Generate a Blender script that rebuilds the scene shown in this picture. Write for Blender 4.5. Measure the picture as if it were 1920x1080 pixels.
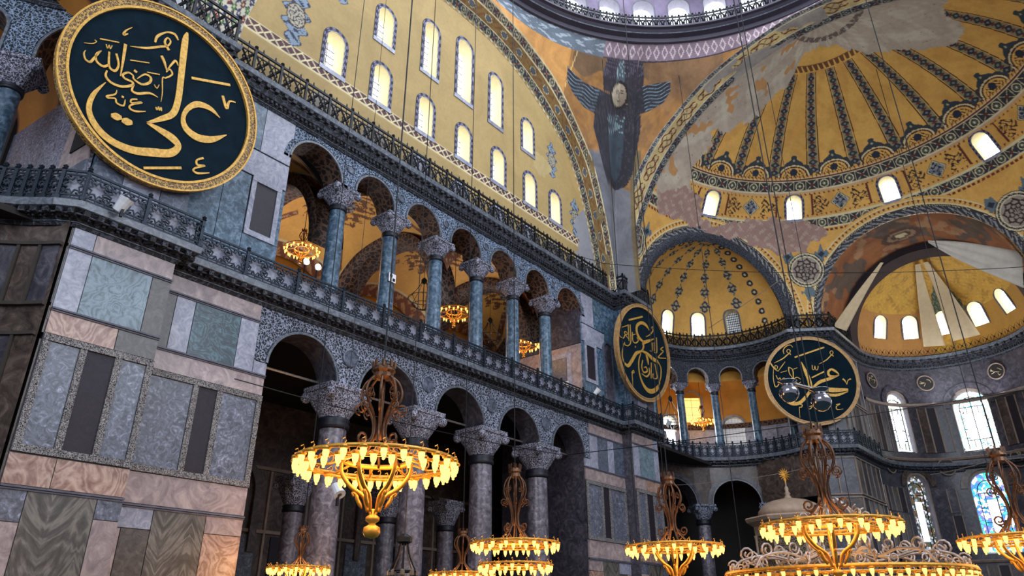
import bpy, math, random
import numpy as np
from mathutils import Vector, Matrix
for o in list(bpy.data.objects): bpy.data.objects.remove(o)
random.seed(4); RNG = np.random.default_rng(4)
S = bpy.context.scene
PI = math.pi
def R(d): return math.radians(d)
# ------------------------------------------------------------------ camera
cd = bpy.data.cameras.new('camera'); cam = bpy.data.objects.new('camera', cd); S.collection.objects.link(cam)
yaw, pit, rol = .6758, .4391, -.0029
F_ = Vector((math.cos(yaw)*math.cos(pit), math.sin(yaw)*math.cos(pit), math.sin(pit)))
R0 = Vector((math.sin(yaw), -math.cos(yaw), 0)); U0 = R0.cross(F_)
R_ = math.cos(rol)*R0 + math.sin(rol)*U0; U_ = -math.sin(rol)*R0 + math.cos(rol)*U0
cam.matrix_world = Matrix(((R_.x, U_.x, -F_.x, -24.175), (R_.y, U_.y, -F_.y, -6.476), (R_.z, U_.z, -F_.z, 1.7), (0, 0, 0, 1)))
cd.sensor_width = 36; cd.lens = 36*1347.5/1920; cd.clip_end = 400
S.camera = cam
# ------------------------------------------------------------------ world, exposure
w = bpy.data.worlds.new('daylight'); S.world = w; w.use_nodes = True
bg = w.node_tree.nodes['Background']; bg.inputs[0].default_value = (.80, .86, 1, 1); bg.inputs[1].default_value = .62
S.view_settings.view_transform = 'Standard'; S.view_settings.look = 'None'
S.view_settings.gamma = 1; S.view_settings.exposure = 0.0; S.view_settings.use_curve_mapping = False
S.cycles.max_bounces = 5; S.cycles.diffuse_bounces = 3; S.cycles.glossy_bounces = 2; S.cycles.transmission_bounces = 2
S.cycles.sample_clamp_indirect = 3; S.cycles.caustics_reflective = False; S.cycles.caustics_refractive = False
def lamp(name, kind, loc, energy, col, size=1., rot=None, sy=None):
    l = bpy.data.lights.new(name, kind); l.energy = energy; l.color = col
    if kind == 'AREA':
        l.size = size
        if sy: l.shape = 'RECTANGLE'; l.size_y = sy
    else: l.shadow_soft_size = size
    o = bpy.data.objects.new(name, l); S.collection.objects.link(o); o.location = loc
    if rot is not None: o.rotation_euler = Vector(rot).to_track_quat('-Z', 'Y').to_euler()
    return o
# daylight of the dome windows (ring of forty), of the west and south windows behind the viewer
lamp('dome_daylight', 'AREA', (0, 0, 43), 8200, (.84, .9, 1), 24, (0, 0.25, -1))
lamp('apse_daylight', 'AREA', (39.5, 0, 17.2), 520, (.92, .95, 1), 5, (-.35, 0, 1))
lamp('south_daylight', 'AREA', (-4, -22, 24), 6300, (.80, .88, 1), 26, (0.05, 1, -.12), 14)
lamp('west_daylight', 'AREA', (-38, -4, 22), 4200, (.82, .9, 1), 18, (1, .25, -.05), 14)

# ------------------------------------------------------------------ helpers
def lin(h):
    h = h.lstrip('#'); c = [int(h[i:i+2], 16)/255 for i in (0, 2, 4)]
    return np.array([x/12.92 if x <= .04045 else ((x+.055)/1.055)**2.4 for x in c])
def link(o, parent=None, kind=None):
    S.collection.objects.link(o)
    if parent is not None: o.parent = parent
    if kind: o['kind'] = kind
    return o
def tag(o, label=None, cat=None, group=None, kind=None):
    if label: o['label'] = label
    if cat: o['category'] = cat
    if group: o['group'] = group
    if kind: o['kind'] = kind
    return o
def empty(name, loc=(0, 0, 0), rz=0, **k):
    o = bpy.data.objects.new(name, None); o.empty_display_size = .2; link(o); o.location = loc; o.rotation_euler = (0, 0, rz)
    return tag(o, **k)
def mesh(name, V, F, mat, parent=None, col=None, smooth=False, kind=None):
    me = bpy.data.meshes.new(name)
    V = np.asarray(V, dtype=np.float32)
    if isinstance(F, np.ndarray):
        n, k = F.shape
        me.vertices.add(len(V)); me.vertices.foreach_set('co', V.ravel())
        me.loops.add(n*k); me.loops.foreach_set('vertex_index', F.ravel().astype(np.int32))
        me.polygons.add(n); me.polygons.foreach_set('loop_start', np.arange(0, n*k, k, dtype=np.int32))
        me.update(calc_edges=True)
    else:
        me.from_pydata([tuple(v) for v in V.tolist()], [], F); me.update()
    if col is not None:
        a = me.color_attributes.new('Col', 'FLOAT_COLOR', 'POINT')
        c = np.ones((len(V), 4), dtype=np.float32); c[:, :3] = col; a.data.foreach_set('color', c.ravel())
    if smooth: me.polygons.foreach_set('use_smooth', np.ones(len(me.polygons), dtype=bool))
    if mat: me.materials.append(mat)
    o = bpy.data.objects.new(name, me); link(o, parent, kind)
    return o
class B:
    def __init__(s): s.V = []; s.F = []
    def add(s, V, F):
        n = len(s.V); s.V += [tuple(v) for v in V]; s.F += [tuple(i+n for i in f) for f in F]; return s
    def box(s, c, d, ax=None):
        ax = ax or ((1, 0, 0), (0, 1, 0), (0, 0, 1)); a = [np.array(x, float) for x in ax]; c = np.array(c, float)
        V = [c+a[0]*d[0]/2*i+a[1]*d[1]/2*j+a[2]*d[2]/2*k for i in (-1, 1) for j in (-1, 1) for k in (-1, 1)]
        return s.add(V, [(0, 1, 3, 2), (4, 6, 7, 5), (0, 4, 5, 1), (2, 3, 7, 6), (0, 2, 6, 4), (1, 5, 7, 3)])
    def tube(s, P, r, n=6, closed=False):
        P = [np.array(p, float) for p in P]; m = len(P); rs = r if hasattr(r, '__len__') else [r]*m
        up = None; V = []
        for i, p in enumerate(P):
            t = (P[(i+1) % m]-P[i-1]) if closed else (P[min(i+1, m-1)]-P[max(i-1, 0)])
            t = t/(np.linalg.norm(t)+1e-9)
            if up is None:
                up = np.cross(t, (0, 0, 1) if abs(t[2]) < .9 else (1, 0, 0))
            up = up-t*(up@t); up = up/(np.linalg.norm(up)+1e-9); b = np.cross(t, up)
            V += [p+rs[i]*(math.cos(2*PI*k/n)*up+math.sin(2*PI*k/n)*b) for k in range(n)]
        F = [(i*n+k, i*n+(k+1) % n, ((i+1) % m)*n+(k+1) % n, ((i+1) % m)*n+k) for i in range(m if closed else m-1) for k in range(n)]
        if not closed: F += [tuple(range(n))[::-1], tuple((m-1)*n+k for k in range(n))]
        return s.add(V, F)
    def lathe(s, pr, n=16, c=(0, 0, 0), ax=None):
        ax = ax or ((1, 0, 0), (0, 1, 0), (0, 0, 1)); a = [np.array(x, float) for x in ax]; c = np.array(c, float)
        V = [c+r*math.cos(2*PI*k/n)*a[0]+r*math.sin(2*PI*k/n)*a[1]+z*a[2] for r, z in pr for k in range(n)]
        F = [(i*n+k, i*n+(k+1) % n, (i+1)*n+(k+1) % n, (i+1)*n+k) for i in range(len(pr)-1) for k in range(n)]
        F += [tuple(range(n))[::-1], tuple((len(pr)-1)*n+k for k in range(n))]
        return s.add(V, F)
    def prism(s, poly, o, ax, th):  # closed 2D outline, extruded along third axis
        a = [np.array(x, float) for x in ax]; o = np.array(o, float); n = len(poly)
        V = [o+x*a[0]+y*a[1] for x, y in poly]+[o+x*a[0]+y*a[1]+th*a[2] for x, y in poly]
        return s.add(V, [tuple(range(n))[::-1], tuple(range(n, 2*n))]+[(i, (i+1) % n, n+(i+1) % n, n+i) for i in range(n)])
    def ring(s, inner, outer, o, ax, th):  # band between two outlines of the same length (open strip)
        a = [np.array(x, float) for x in ax]; o = np.array(o, float); n = len(inner)
        V = []
        for h in (0, th):
            for L in (inner, outer): V += [o+x*a[0]+y*a[1]+h*a[2] for x, y in L]
        F = []
        for i in range(n-1):
            F += [(i, i+1, n+i+1, n+i), (2*n+i, 3*n+i, 3*n+i+1, 2*n+i+1), (i, 2*n+i, 2*n+i+1, i+1), (n+i, n+i+1, 3*n+i+1, 3*n+i)]
        F += [(0, n, 3*n, 2*n), (n-1, 3*n-1, 4*n-1, 2*n-1)]
        return s.add(V, F)
    def obj(s, name, mat, parent=None, smooth=False, kind=None):
        return mesh(name, s.V, s.F, mat, parent, smooth=smooth, kind=kind)
def smoothpts(P, k=6):
    P = np.array(P, float); n = len(P)
    if n < 3: return P
    out = []
    for i in range(n-1):
        p0, p1, p2, p3 = P[max(i-1, 0)], P[i], P[i+1], P[min(i+2, n-1)]
        for j in range(k):
            t = j/k
            out.append(.5*((2*p1)+(-p0+p2)*t+(2*p0-5*p1+4*p2-p3)*t*t+(-p0+3*p1-3*p2+p3)*t**3))
    out.append(P[-1]); return np.array(out)
def copytree(o, parent=None):
    c = o.copy(); S.collection.objects.link(c); c.parent = parent
    for ch in o.children: copytree(ch, c)
    return c
def grid(nu, nv):
    i, j = np.meshgrid(np.arange(nu-1), np.arange(nv-1), indexing='ij'); a = (i*nv+j).ravel()
    return np.stack([a, a+nv, a+nv+1, a+1], 1)
def sstep(a, b, x): t = np.clip((x-a)/(b-a), 0, 1); return t*t*(3-2*t)

# ------------------------------------------------------------------ materials (all procedural)
def newmat(name, rough=.7, metal=0.):
    m = bpy.data.materials.new(name); m.use_nodes = True; nt = m.node_tree; b = nt.nodes['Principled BSDF']
    b.inputs['Roughness'].default_value = rough; b.inputs['Metallic'].default_value = metal
    return m, nt, b
def N(nt, t, **k):
    n = nt.nodes.new(t)
    for a, v in k.items():
        if a.startswith('i_'):
            key = a[2:]; n.inputs[int(key) if key.isdigit() else key.replace('_', ' ')].default_value = v
        else: setattr(n, a, v)
    return n
def ramp(nt, fac, stops, interp='LINEAR'):
    r = N(nt, 'ShaderNodeValToRGB'); r.color_ramp.interpolation = interp; e = r.color_ramp.elements
    while len(e) < len(stops): e.new(.5)
    for x, (p, c) in zip(e, stops): x.position = p; x.color = (*c, 1)
    nt.links.new(fac, r.inputs[0]); return r.outputs[0]
def noise(nt, vec, sc, det=3, dist=0., rough=.55):
    n = N(nt, 'ShaderNodeTexNoise', i_Scale=sc, i_Detail=det, i_Distortion=dist, i_Roughness=rough)
    if vec: nt.links.new(vec, n.inputs[0])
    return n.outputs[0]
def pos(nt, sc=(1, 1, 1), rot=(0, 0, 0), obj=False):
    p = (N(nt, 'ShaderNodeTexCoord').outputs['Object'] if obj else N(nt, 'ShaderNodeNewGeometry').outputs['Position'])
    m = N(nt, 'ShaderNodeMapping'); m.inputs['Scale'].default_value = sc; m.inputs['Rotation'].default_value = rot
    nt.links.new(p, m.inputs[0]); return m.outputs[0]
def bump(nt, b, h, s=.4, d=.05):
    n = N(nt, 'ShaderNodeBump', i_Strength=s, i_Distance=d); nt.links.new(h, n.inputs['Height']); nt.links.new(n.outputs[0], b.inputs['Normal'])
def mixc(nt, f, a, c, mode='MIX'):
    m = N(nt, 'ShaderNodeMix', data_type='RGBA', blend_type=mode)
    for s, v in ((0, f), (6, a), (7, c)):
        if hasattr(v, 'links'): nt.links.new(v, m.inputs[s])
        else: m.inputs[s].default_value = v if s == 0 else (*v, 1)
    return m.outputs[2]
def marble(name, cols, scale=1., kind='cloud', rough=.32, warp=2.):
    """cols: dark to light; kind cloud / vein / wave / book"""
    m, nt, b = newmat(name, rough); v = pos(nt)
    cs = [tuple(lin(c)) for c in cols]; k = len(cs)
    if kind == 'cloud':
        f = noise(nt, v, 1.1*scale, 8, warp, .68); lo, hi = .32, .68
    elif kind == 'vein':
        n1 = noise(nt, v, .9*scale, 6, 1.5, .65); w_ = N(nt, 'ShaderNodeTexWave', i_Scale=.9*scale, i_Distortion=9., i_Detail=4., i_Detail_Scale=1.6)
        nt.links.new(v, w_.inputs[0]); mm = N(nt, 'ShaderNodeMath', operation='MULTIPLY_ADD', i_1=.45); nt.links.new(w_.outputs[1], mm.inputs[0]); nt.links.new(n1, mm.inputs[2]); f = mm.outputs[0]; lo, hi = .35, .95
    else:
        if kind == 'book':
            s_ = N(nt, 'ShaderNodeSeparateXYZ'); nt.links.new(v, s_.inputs[0])
            a1 = N(nt, 'ShaderNodeMath', operation='PINGPONG', i_1=.87); nt.links.new(s_.outputs[0], a1.inputs[0])
            a2 = N(nt, 'ShaderNodeMath', operation='MULTIPLY_ADD', i_1=1.3); nt.links.new(a1.outputs[0], a2.inputs[0]); nt.links.new(s_.outputs[2], a2.inputs[2])
            c_ = N(nt, 'ShaderNodeCombineXYZ'); nt.links.new(a1.outputs[0], c_.inputs[0]); nt.links.new(s_.outputs[1], c_.inputs[1]); nt.links.new(a2.outputs[0], c_.inputs[2]); v = c_.outputs[0]
        nn = noise(nt, v, (.55 if kind == 'book' else .75)*scale, 5, .9, .5); sz = N(nt, 'ShaderNodeSeparateXYZ'); nt.links.new(v, sz.inputs[0])
        q1 = N(nt, 'ShaderNodeMath', operation='MULTIPLY', i_1=1.1*scale if kind == 'book' else .5*scale); nt.links.new(sz.outputs[2], q1.inputs[0])
        q2 = N(nt, 'ShaderNodeMath', operation='MULTIPLY_ADD', i_1=9. if kind == 'book' else 13.); nt.links.new(nn, q2.inputs[0]); nt.links.new(q1.outputs[0], q2.inputs[2])
        q3 = N(nt, 'ShaderNodeMath', operation='PINGPONG', i_1=.5); nt.links.new(q2.outputs[0], q3.inputs[0]); q4 = noise(nt, v, 3.*scale, 6, .5, .65)
        q5 = N(nt, 'ShaderNodeMath', operation='MULTIPLY_ADD', i_1=.9); nt.links.new(q3.outputs[0], q5.inputs[0]); nt.links.new(q4, q5.inputs[2]); f = q5.outputs[0]; lo, hi = .38, 1.0
    col = ramp(nt, f, [(lo+(hi-lo)*i/(k-1), c) for i, c in enumerate(cs)])
    big = noise(nt, pos(nt), .35, 3, .5); col = mixc(nt, .5, col, ramp(nt, big, [(.3, (.55, .52, .52)), (.7, (1.15, 1.12, 1.15))]), 'MULTIPLY')
    nt.links.new(col, b.inputs['Base Color']); fine = noise(nt, v, 14, 4); bump(nt, b, fine, .12, .02)
    return m
def carved(name, dark, light, scale=9., contrast=(.42, .56), bstr=.8, rough=.75, obj=False):
    m, nt, b = newmat(name, rough); v = pos(nt, obj=obj)
    vo = N(nt, 'ShaderNodeTexVoronoi', feature='DISTANCE_TO_EDGE', i_Scale=scale*.7); wv = noise(nt, v, scale*1.2, 2, 1.2)
    mx = mixc(nt, .09, (0, 0, 0), (0, 0, 0)); ad = N(nt, 'ShaderNodeVectorMath', operation='MULTIPLY_ADD'); ad.inputs[1].default_value = (.12,)*3
    nc = N(nt, 'ShaderNodeTexNoise', i_Scale=scale*.8, i_Detail=1.); nt.links.new(v, nc.inputs[0]); nt.links.new(nc.outputs[1], ad.inputs[0]); nt.links.new(v, ad.inputs[2]); nt.links.new(ad.outputs[0], vo.inputs[0])
    s = N(nt, 'ShaderNodeMath', operation='MULTIPLY_ADD', i_1=2.2); nt.links.new(vo.outputs[0], s.inputs[0]); nt.links.new(wv, s.inputs[2])
    f = N(nt, 'ShaderNodeMapRange', i_1=contrast[0]+.25, i_2=contrast[1]+.25); nt.links.new(s.outputs[0], f.inputs[0])
    base = ramp(nt, f.outputs[0], [(0, tuple(lin(light))), (1, tuple(lin(dark)))])  # hollows coloured dark: shade and dirt of the relief put into the colour
    big = noise(nt, pos(nt), .5, 4, .4); col = mixc(nt, .55, base, ramp(nt, big, [(.3, (.55, .56, .6)), (.7, (1.1, 1.1, 1.12))]), 'MULTIPLY')
    nt.links.new(col, b.inputs['Base Color']); iv = N(nt, 'ShaderNodeMath', operation='SUBTRACT', i_0=1.); nt.links.new(f.outputs[0], iv.inputs[1]); bump(nt, b, iv.outputs[0], bstr, .04)
    return m
def painted(name, rough=.8, mottle=.5, dirt=(.62, .6, .58)):
    m, nt, b = newmat(name, rough); a = N(nt, 'ShaderNodeAttribute', attribute_name='Col'); v = pos(nt)
    n1 = noise(nt, v, .45, 6, .6, .65); c = mixc(nt, mottle, a.outputs[0], ramp(nt, n1, [(.3, dirt), (.62, (1.08, 1.08, 1.08))]), 'MULTIPLY')
    n2 = noise(nt, v, 5., 4, .3); c = mixc(nt, .35, c, ramp(nt, n2, [(.3, (.78, .76, .74)), (.6, (1.05, 1.05, 1.05))]), 'MULTIPLY')
    nt.links.new(c, b.inputs['Base Color']); bump(nt, b, n2, .12, .03); return m
def plain(name, col, rough=.6, metal=0., var=.25, scale=6., bs=.1):
    m, nt, b = newmat(name, rough, metal); v = pos(nt); c = lin(col); n = noise(nt, v, scale, 4, .3)
    nt.links.new(ramp(nt, n, [(.3, tuple(c*(1-var))), (.7, tuple(np.minimum(c*(1+var), 1)))]), b.inputs['Base Color']); bump(nt, b, n, bs, .02); return m
def glow(name, col, strength, base=None):
    m, nt, b = newmat(name, .4); b.inputs['Base Color'].default_value = (*(base or col), 1); b.inputs['Emission Color'].default_value = (*col, 1); b.inputs['Emission Strength'].default_value = strength
    return m
M = {}
M['paint'] = painted('painted_plaster')
M['fresco'] = painted('worn_painted_plaster', .85, .85, (.45, .42, .42))
M['grey_marble'] = marble('grey_veined_marble', ['#2f323e', '#50545f', '#696e7d', '#a2a5b6'], 3.4)
M['pale_marble'] = marble('pale_blueish_marble', ['#70748a', '#9295a5', '#b2b3bf'], 2.2)
M['slate'] = marble('slate_blue_panel_marble', ['#2f3643', '#4d5666', '#788194'], 3.6)
M['green_wave'] = marble('green_grey_wavy_marble', ['#42535c', '#6b7f8a', '#7f939e'], 1.1, 'wave')
M['green_dark'] = marble('dark_green_marble', ['#182830', '#2c424c', '#51707a'], 1.3, 'wave')
M['book'] = marble('bookmatched_olive_marble', ['#3a3733', '#54504b', '#7b756c'], 1.2, 'book')
M['pink'] = marble('pinkish_beige_marble', ['#77686b', '#9c8b89', '#bcaaa3'], 1.4)
M['pinkw'] = marble('pink_marble_with_ochre_swirls', ['#7c5647', '#a08071', '#bfa391'], .9, 'wave')
M['brown'] = marble('brown_grey_marble', ['#322e2d', '#4c4744', '#67605a'], 2.5)
M['porphyry'] = marble('dark_purple_porphyry', ['#0d0812', '#180f1e', '#261829'], 3.0, rough=.6)
M['shaft'] = marble('blue_green_spotted_marble', ['#1b2b3a', '#466074', '#8195a8'], 4.2, rough=.28, warp=.6)
M['shaft_grey'] = marble('grey_brown_spotted_marble', ['#37343a', '#615c66', '#96909c'], 3.0, rough=.3, warp=1.2)
M['dark_marble'] = marble('dark_grey_marble_cladding', ['#2a2a33', '#45434c', '#66616a'], 1.6)
M['brown_marble'] = marble('dim_brown_marble_cladding', ['#2f2723', '#4d413b', '#6f5f55'], 1.4)
M['lace'] = carved('pierced_carved_stone', '#1d212c', '#989fb2', 12.)
M['lace_up'] = carved('pierced_carved_stone_blue', '#18222f', '#8a9bb4', 12.)
M['cap'] = carved('carved_capital_stone', '#33333f', '#b0afc0', 16., bstr=1.)
M['border'] = carved('carved_frame_stone', '#232328', '#aaa5a2', 28., bstr=.6)
M['cornice'] = carved('shaded_carved_cornice_stone', '#0e0f14', '#3c3f4b', 6., bstr=1.)  # dark colour also carries the shade under the cornices
M['fascia'] = marble('cornice_fascia_stone', ['#3c424a', '#5b626c', '#838a95'], 3.)
M['necking'] = plain('dark_bronze_collar', '#20212a', .45, .4)
M['iron'] = plain('dark_painted_iron', '#1d2733', .5, .5, .3)
M['ironb'] = plain('black_iron', '#15171c', .5, .5, .3)
M['gilt'] = plain('gilded_brass', '#c98f35', .32, .9, .25, 9)
M['bronze'] = plain('brown_bronze', '#5f4433', .4, .85, .35, 9)
M['steel'] = plain('grey_wrought_metal', '#a79d98', .4, .7, .25, 9)
M['chrome'] = plain('dull_mirror_metal', '#8b8890', .12, 1., .15, 3, .0)
M['goldleaf'] = plain('gold_leaf_lettering', '#c79a45', .5, .3, .3, 10, .2)
M['disc'] = plain('dark_green_black_panel', '#0b1d27', .95, 0, .25, 2, .1)
M['disc'].node_tree.nodes['Principled BSDF'].inputs['Specular IOR Level'].default_value = .12
M['cloth'] = plain('cream_cloth', '#cdb894', .9, 0, .08, 3, .1)
M['white_cloth'] = plain('greyish_white_cloth', '#b9b2a6', .9, 0, .12, 1.5, .2)
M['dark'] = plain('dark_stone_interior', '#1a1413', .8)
M['stone'] = plain('grey_stone', '#5b5a66', .7, 0, .3, 2)
M['floor'] = plain('worn_green_carpet', '#274046', .9, 0, .2, 2)
M['white'] = plain('white_paint', '#d8d8dc', .5, 0, .06)
M['wood'] = plain('brown_wood', '#5a3c28', .6, 0, .3)
M['day_north'] = glow('daylit_north_window_glass', (.86, .93, 1.), 4.)
M['day'] = glow('daylit_window_glass', (.90, .95, 1.), 5.)
M['day_soft'] = glow('daylit_window_glass_soft', (.80, .88, 1.), 2.4)
M['bulb'] = glow('lit_lamp_glass', (1, .54, .12), 2.6)
M['bulb_cup'] = glow('amber_lamp_cup', (1, .36, .04), 1.0, (.9, .5, .1))
M['spot'] = glow('lit_spotlight', (1, .93, .8), 9.)
for k in ('bulb', 'bulb_cup', 'spot'): M[k].cycles.emission_sampling = 'NONE'
M['soffit'] = carved('brown_painted_pattern', '#1f1312', '#6b5040', 5., bstr=.1)
M['lace_dark'] = carved('dark_pierced_stone', '#12141c', '#4e525f', 12., bstr=.8)
M['wavegrey'] = marble('grey_blue_wavy_marble', ['#2c2f40', '#5c5f74', '#a8a8b8'], 3.0, 'wave')
M['trimdark'] = plain('dark_brown_moulding', '#3b322d', .7, 0, .2, 3)
M['brownfascia'] = plain('brown_grey_stone_moulding', '#86756a', .6, 0, .2, 3)
M['disc2'] = plain('dark_brown_board', '#1e1a1a', .6)
M['goldpale'] = plain('pale_gold_lettering', '#b7a684', .5, .1, .1)
M['ochre'] = plain('ochre_painted_plaster', '#c78f3c', .85, 0, .18, .8)
M['glass_amber'] = glow('amber_daylit_glass', (1, .62, .18), 1.6)
M['glass_grey'] = glow('dim_grey_glass', (.55, .58, .62), .45)
M['domecornice'] = plain('dark_purple_grey_stone', '#332d3c', .6, 0, .2, 1)
M['drum'] = plain('purple_grey_plaster', '#6d6278', .8, 0, .25, 1)
M['loge'] = plain('cream_carved_marble', '#a8917e', .6, 0, .15, 3)
M['lattice'] = carved('pierced_gilt_lattice', '#2a201a', '#9a8466', 12., bstr=.9, obj=True)
# ------------------------------------------------------------------ painted decoration (colours of the paint itself, per vertex)
YEL, ORA, CRM, NAV, GRN, RED, BRN, GRY = [lin(x) for x in ('#a88f5c', '#dca956', '#d9cba0', '#20283a', '#3d5142', '#6e2c1f', '#3a261f', '#93897f')]
def put(C, m, c):
    m = np.clip(np.asarray(m, float), 0, 1)[:, None]; C[:] = C*(1-m)+np.asarray(c)*m
def inpoly(x, y, P):
    r = np.zeros(x.shape, bool); n = len(P)
    for i in range(n):
        (x0, y0), (x1, y1) = P[i], P[(i+1) % n]
        if y0 == y1: continue
        c = (y0 > y) != (y1 > y); r ^= c & (x < (x1-x0)*(y-y0)/(y1-y0)+x0)
    return r
def fn(x, y, s=1.):  # smooth pseudo noise, -1..1
    x = x*s; y = y*s
    return (np.sin(1.7*x+2.1*np.sin(.9*y+1.3))+np.sin(2.3*y+1.9*np.sin(1.1*x+.4))+.6*np.sin(3.9*x+4.3*y+2*np.sin(1.7*x))+.5*np.sin(7.1*y-5.3*x+np.sin(3*y)))/3.1
def chain(C, m, s, t, w, dark=NAV, alt=GRN, light=CRM):
    """band of alternating ringed discs and crosses; s metres along, t 0..1 across, w its width"""
    p = w*1.05; k = np.floor(s/p); u = (s/p-k-.5); v = (t-.5); r = np.hypot(u*1.05, v)
    put(C, m, dark); odd = (k % 2 == 0)
    put(C, m & (np.abs(u) > .47), light*.7)
    put(C, m & odd & (np.abs(r-.34) < .045), light*.9); put(C, m & odd & (r < .2), alt); put(C, m & odd & (r < .09), light)
    d = np.abs(np.abs(u)-np.abs(v)); put(C, m & ~odd & (d < .045), light*.8); put(C, m & ~odd & (r < .14), RED)
    put(C, m & (np.abs(v) > .43), light)
def rib(C, m, s, t, w):
    put(C, m & (np.abs(t-.5) > .42), BRN); q = np.abs(t-.5)
    put(C, m & (q < .36), CRM*.38)
    k = np.floor(s/(w*.8)); u = np.abs(s/(w*.8)-k-.5); d = u*1.1+q*1.3
    put(C, m & (d < .5) & (q < .38), np.where((k % 2 == 0)[:, None], NAV, NAV*.6+GRN*.3)); put(C, m & (d < .17), GRY*.8)
    put(C, m & (u > .42) & (q < .2), RED)
def teeth(C, m, s, t, p, c=RED):
    put(C, m & (np.abs((s/p) % 1-.5)*1.6 < t), c)
def arab(C, m, x, y, s, c=NAV, th=.12):
    f = np.sin(s*x+1.6*np.sin(s*.9*y))*np.sin(s*y+1.6*np.sin(s*.9*x)); put(C, m & (np.abs(f) < th+.12) & (fn(x, y, s*.4) > -.5), c)
def medallion(C, x, y, r, dark=NAV, light=GRY):
    d = np.hypot(x, y); a = np.arctan2(y, x); put(C, d < r, dark); put(C, d < r*.74, light*1.1)
    put(C, (np.abs(d-r*.92) < r*.035) | (np.abs(d-r*.77) < r*.03), CRM)
    put(C, (d < r*.68) & (np.abs(np.sin(8*a)*.5+np.sin(d/r*17)) < .6), BRN)
    put(C, (d < r*.9) & (d > r*.78) & (np.sin(26*a) > .8), GRY)

def lunette_crest(C, x, y, w, h):  # half-round ornament with a crest standing on y=0
    r = np.hypot(x, y*w/(h*1.25)); m = (y > 0)
    put(C, m & (r < w/2) & (r > w*.36), BRN*.8+RED*.2); put(C, m & (r < w*.36), ORA*1.05); arab(C, m & (r < w*.30), x, y, 14/w*2, BRN)
    put(C, m & (np.abs(r-w*.43) < w*.025), CRM); put(C, m & (np.hypot(x, y-h*.22) < w*.11), NAV)
    cr = (y > .05) & (r > w*.49) & (r < w*(.53+.05*np.abs(np.sin(7*np.arctan2(y, x)))+.26*np.exp(-(x/(w*.13))**2)*(1+.25*np.sin(r*34/w)))); put(C, cr, NAV*.9+GRN*.3)
    put(C, cr & (np.hypot(x, r-w*.63) < w*.035), CRM*.6)

# ------------------------------------------------------------------ arched window (structure) in a local frame
WN = [0]
def arch_outline(w, h, n=14, off=0.):  # from bottom right over the arch to bottom left; y from 0
    r = w/2; L = [(r+off, -off)]+[((r+off)*math.cos(a), h-r+(r+off)*math.sin(a)) for a in np.linspace(0, PI, n)]+[(-r-off, -off)]
    return L
def window(o, rx, up, inn, w, h, depth=.9, frame=.18, fmat=None, pane='day', bars=(2, 5), reveal=None, fcol=None, splay=.85, barm=None, paint=True):
    WN[0] += 1; o = np.array(o, float); a = [np.array(x, float) for x in (rx, up, inn)]
    e = empty('window_%d' % WN[0], tuple(o), kind='structure')
    def P(x, y, z): return x*a[0]+y*a[1]+z*a[2]
    n = 14; inr = arch_outline(w, h, n); out = arch_outline(w, h, n, frame); back = [(x*splay, y*splay+(h*(1-splay))*.55) for x, y in inr]
    Z = (0, 0, 0)
    if frame > 0:
        if fmat: B().ring(inr, out, P(0, 0, -.05), a, .1).obj('frame', fmat, e)
        else:  # painted checker border
            V = []; C = []; k = 46; il = smoothpts(inr, 1)
            def resamp(L, k):
                L = np.array(L); d = np.r_[0, np.cumsum(np.hypot(*(L[1:]-L[:-1]).T))]; s_ = np.linspace(0, d[-1], k); return np.stack([np.interp(s_, d, L[:, 0]), np.interp(s_, d, L[:, 1])], 1)
            A_, B_ = resamp(inr, k*2), resamp(out, k*2); V = []; C = []
            for i in range(k*2):
                for j in range(6):
                    q = A_[i]+(B_[i]-A_[i])*j/5; V.append(P(q[0], q[1], -.04)); C.append(CRM*.95 if j in (0,) else NAV if j in (3, 5) else (NAV if (i//3+j) % 2 else lin('#8f88a6')))
            V += [P(*B_[i], .05) for i in range(k*2)]; V += [P(*A_[i], .05) for i in range(k*2)]; C += [CRM*.8]*(k*4)
            F = [(i*6+j, (i+1)*6+j, (i+1)*6+j+1, i*6+j+1) for i in range(k*2-1) for j in range(5)]; b0 = k*12; b1 = b0+k*2
            F += [(i*6+5, (i+1)*6+5, b0+i+1, b0+i) for i in range(k*2-1)]+[(i*6, b1+i, b1+i+1, (i+1)*6) for i in range(k*2-1)]
            mesh('frame', V, F, M['paint'], e, col=np.array(C))
            B().box(P(0, -frame/2, 0), (w+2*frame, frame, .1), a).obj('sill', fmat or M['pale_marble'], e)
    rv = B(); m = len(inr); V = [P(x, y, 0) for x, y in inr]+[P(x, y, depth) for x, y in back]
    F = [(i, (i+1) % m, m+(i+1) % m, m+i) for i in range(m)]; rv.add(V, F); rv.obj('reveal', reveal or M['reveal'], e)
    B().prism([(x*1.02, y*1.0) for x, y in back], P(0, 0, depth+.0), a, .03).obj('pane', M[pane], e)
    if bars:
        g = B(); bw = w*splay; y0 = h*(1-splay)*.55; bh = h*splay; t = .035
        for i in range(1, bars[0]+1):
            x = -bw/2+bw*i/(bars[0]+1); top = bh-bw/2+math.sqrt(max(0, (bw/2)**2-x*x)); g.box(P(x, y0+top/2, depth-.05), (t, top, t), a)
        for j in range(1, bars[1]+1):
            y = bh*j/(bars[1]+1); hw = bw/2 if y < bh-bw/2 else math.sqrt(max(0, (bw/2)**2-(y-bh+bw/2)**2)); g.box(P(0, y0+y, depth-.05), (2*hw, t, t), a)
        g.obj('glazing_bars', barm or M['white'], e)
    return e
M['reveal'] = plain('pale_cream_plaster', '#ecdcae', .8, 0, .05)
M['reveal_grey'] = plain('grey_plaster', '#8a8690', .8, 0, .12)
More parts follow.
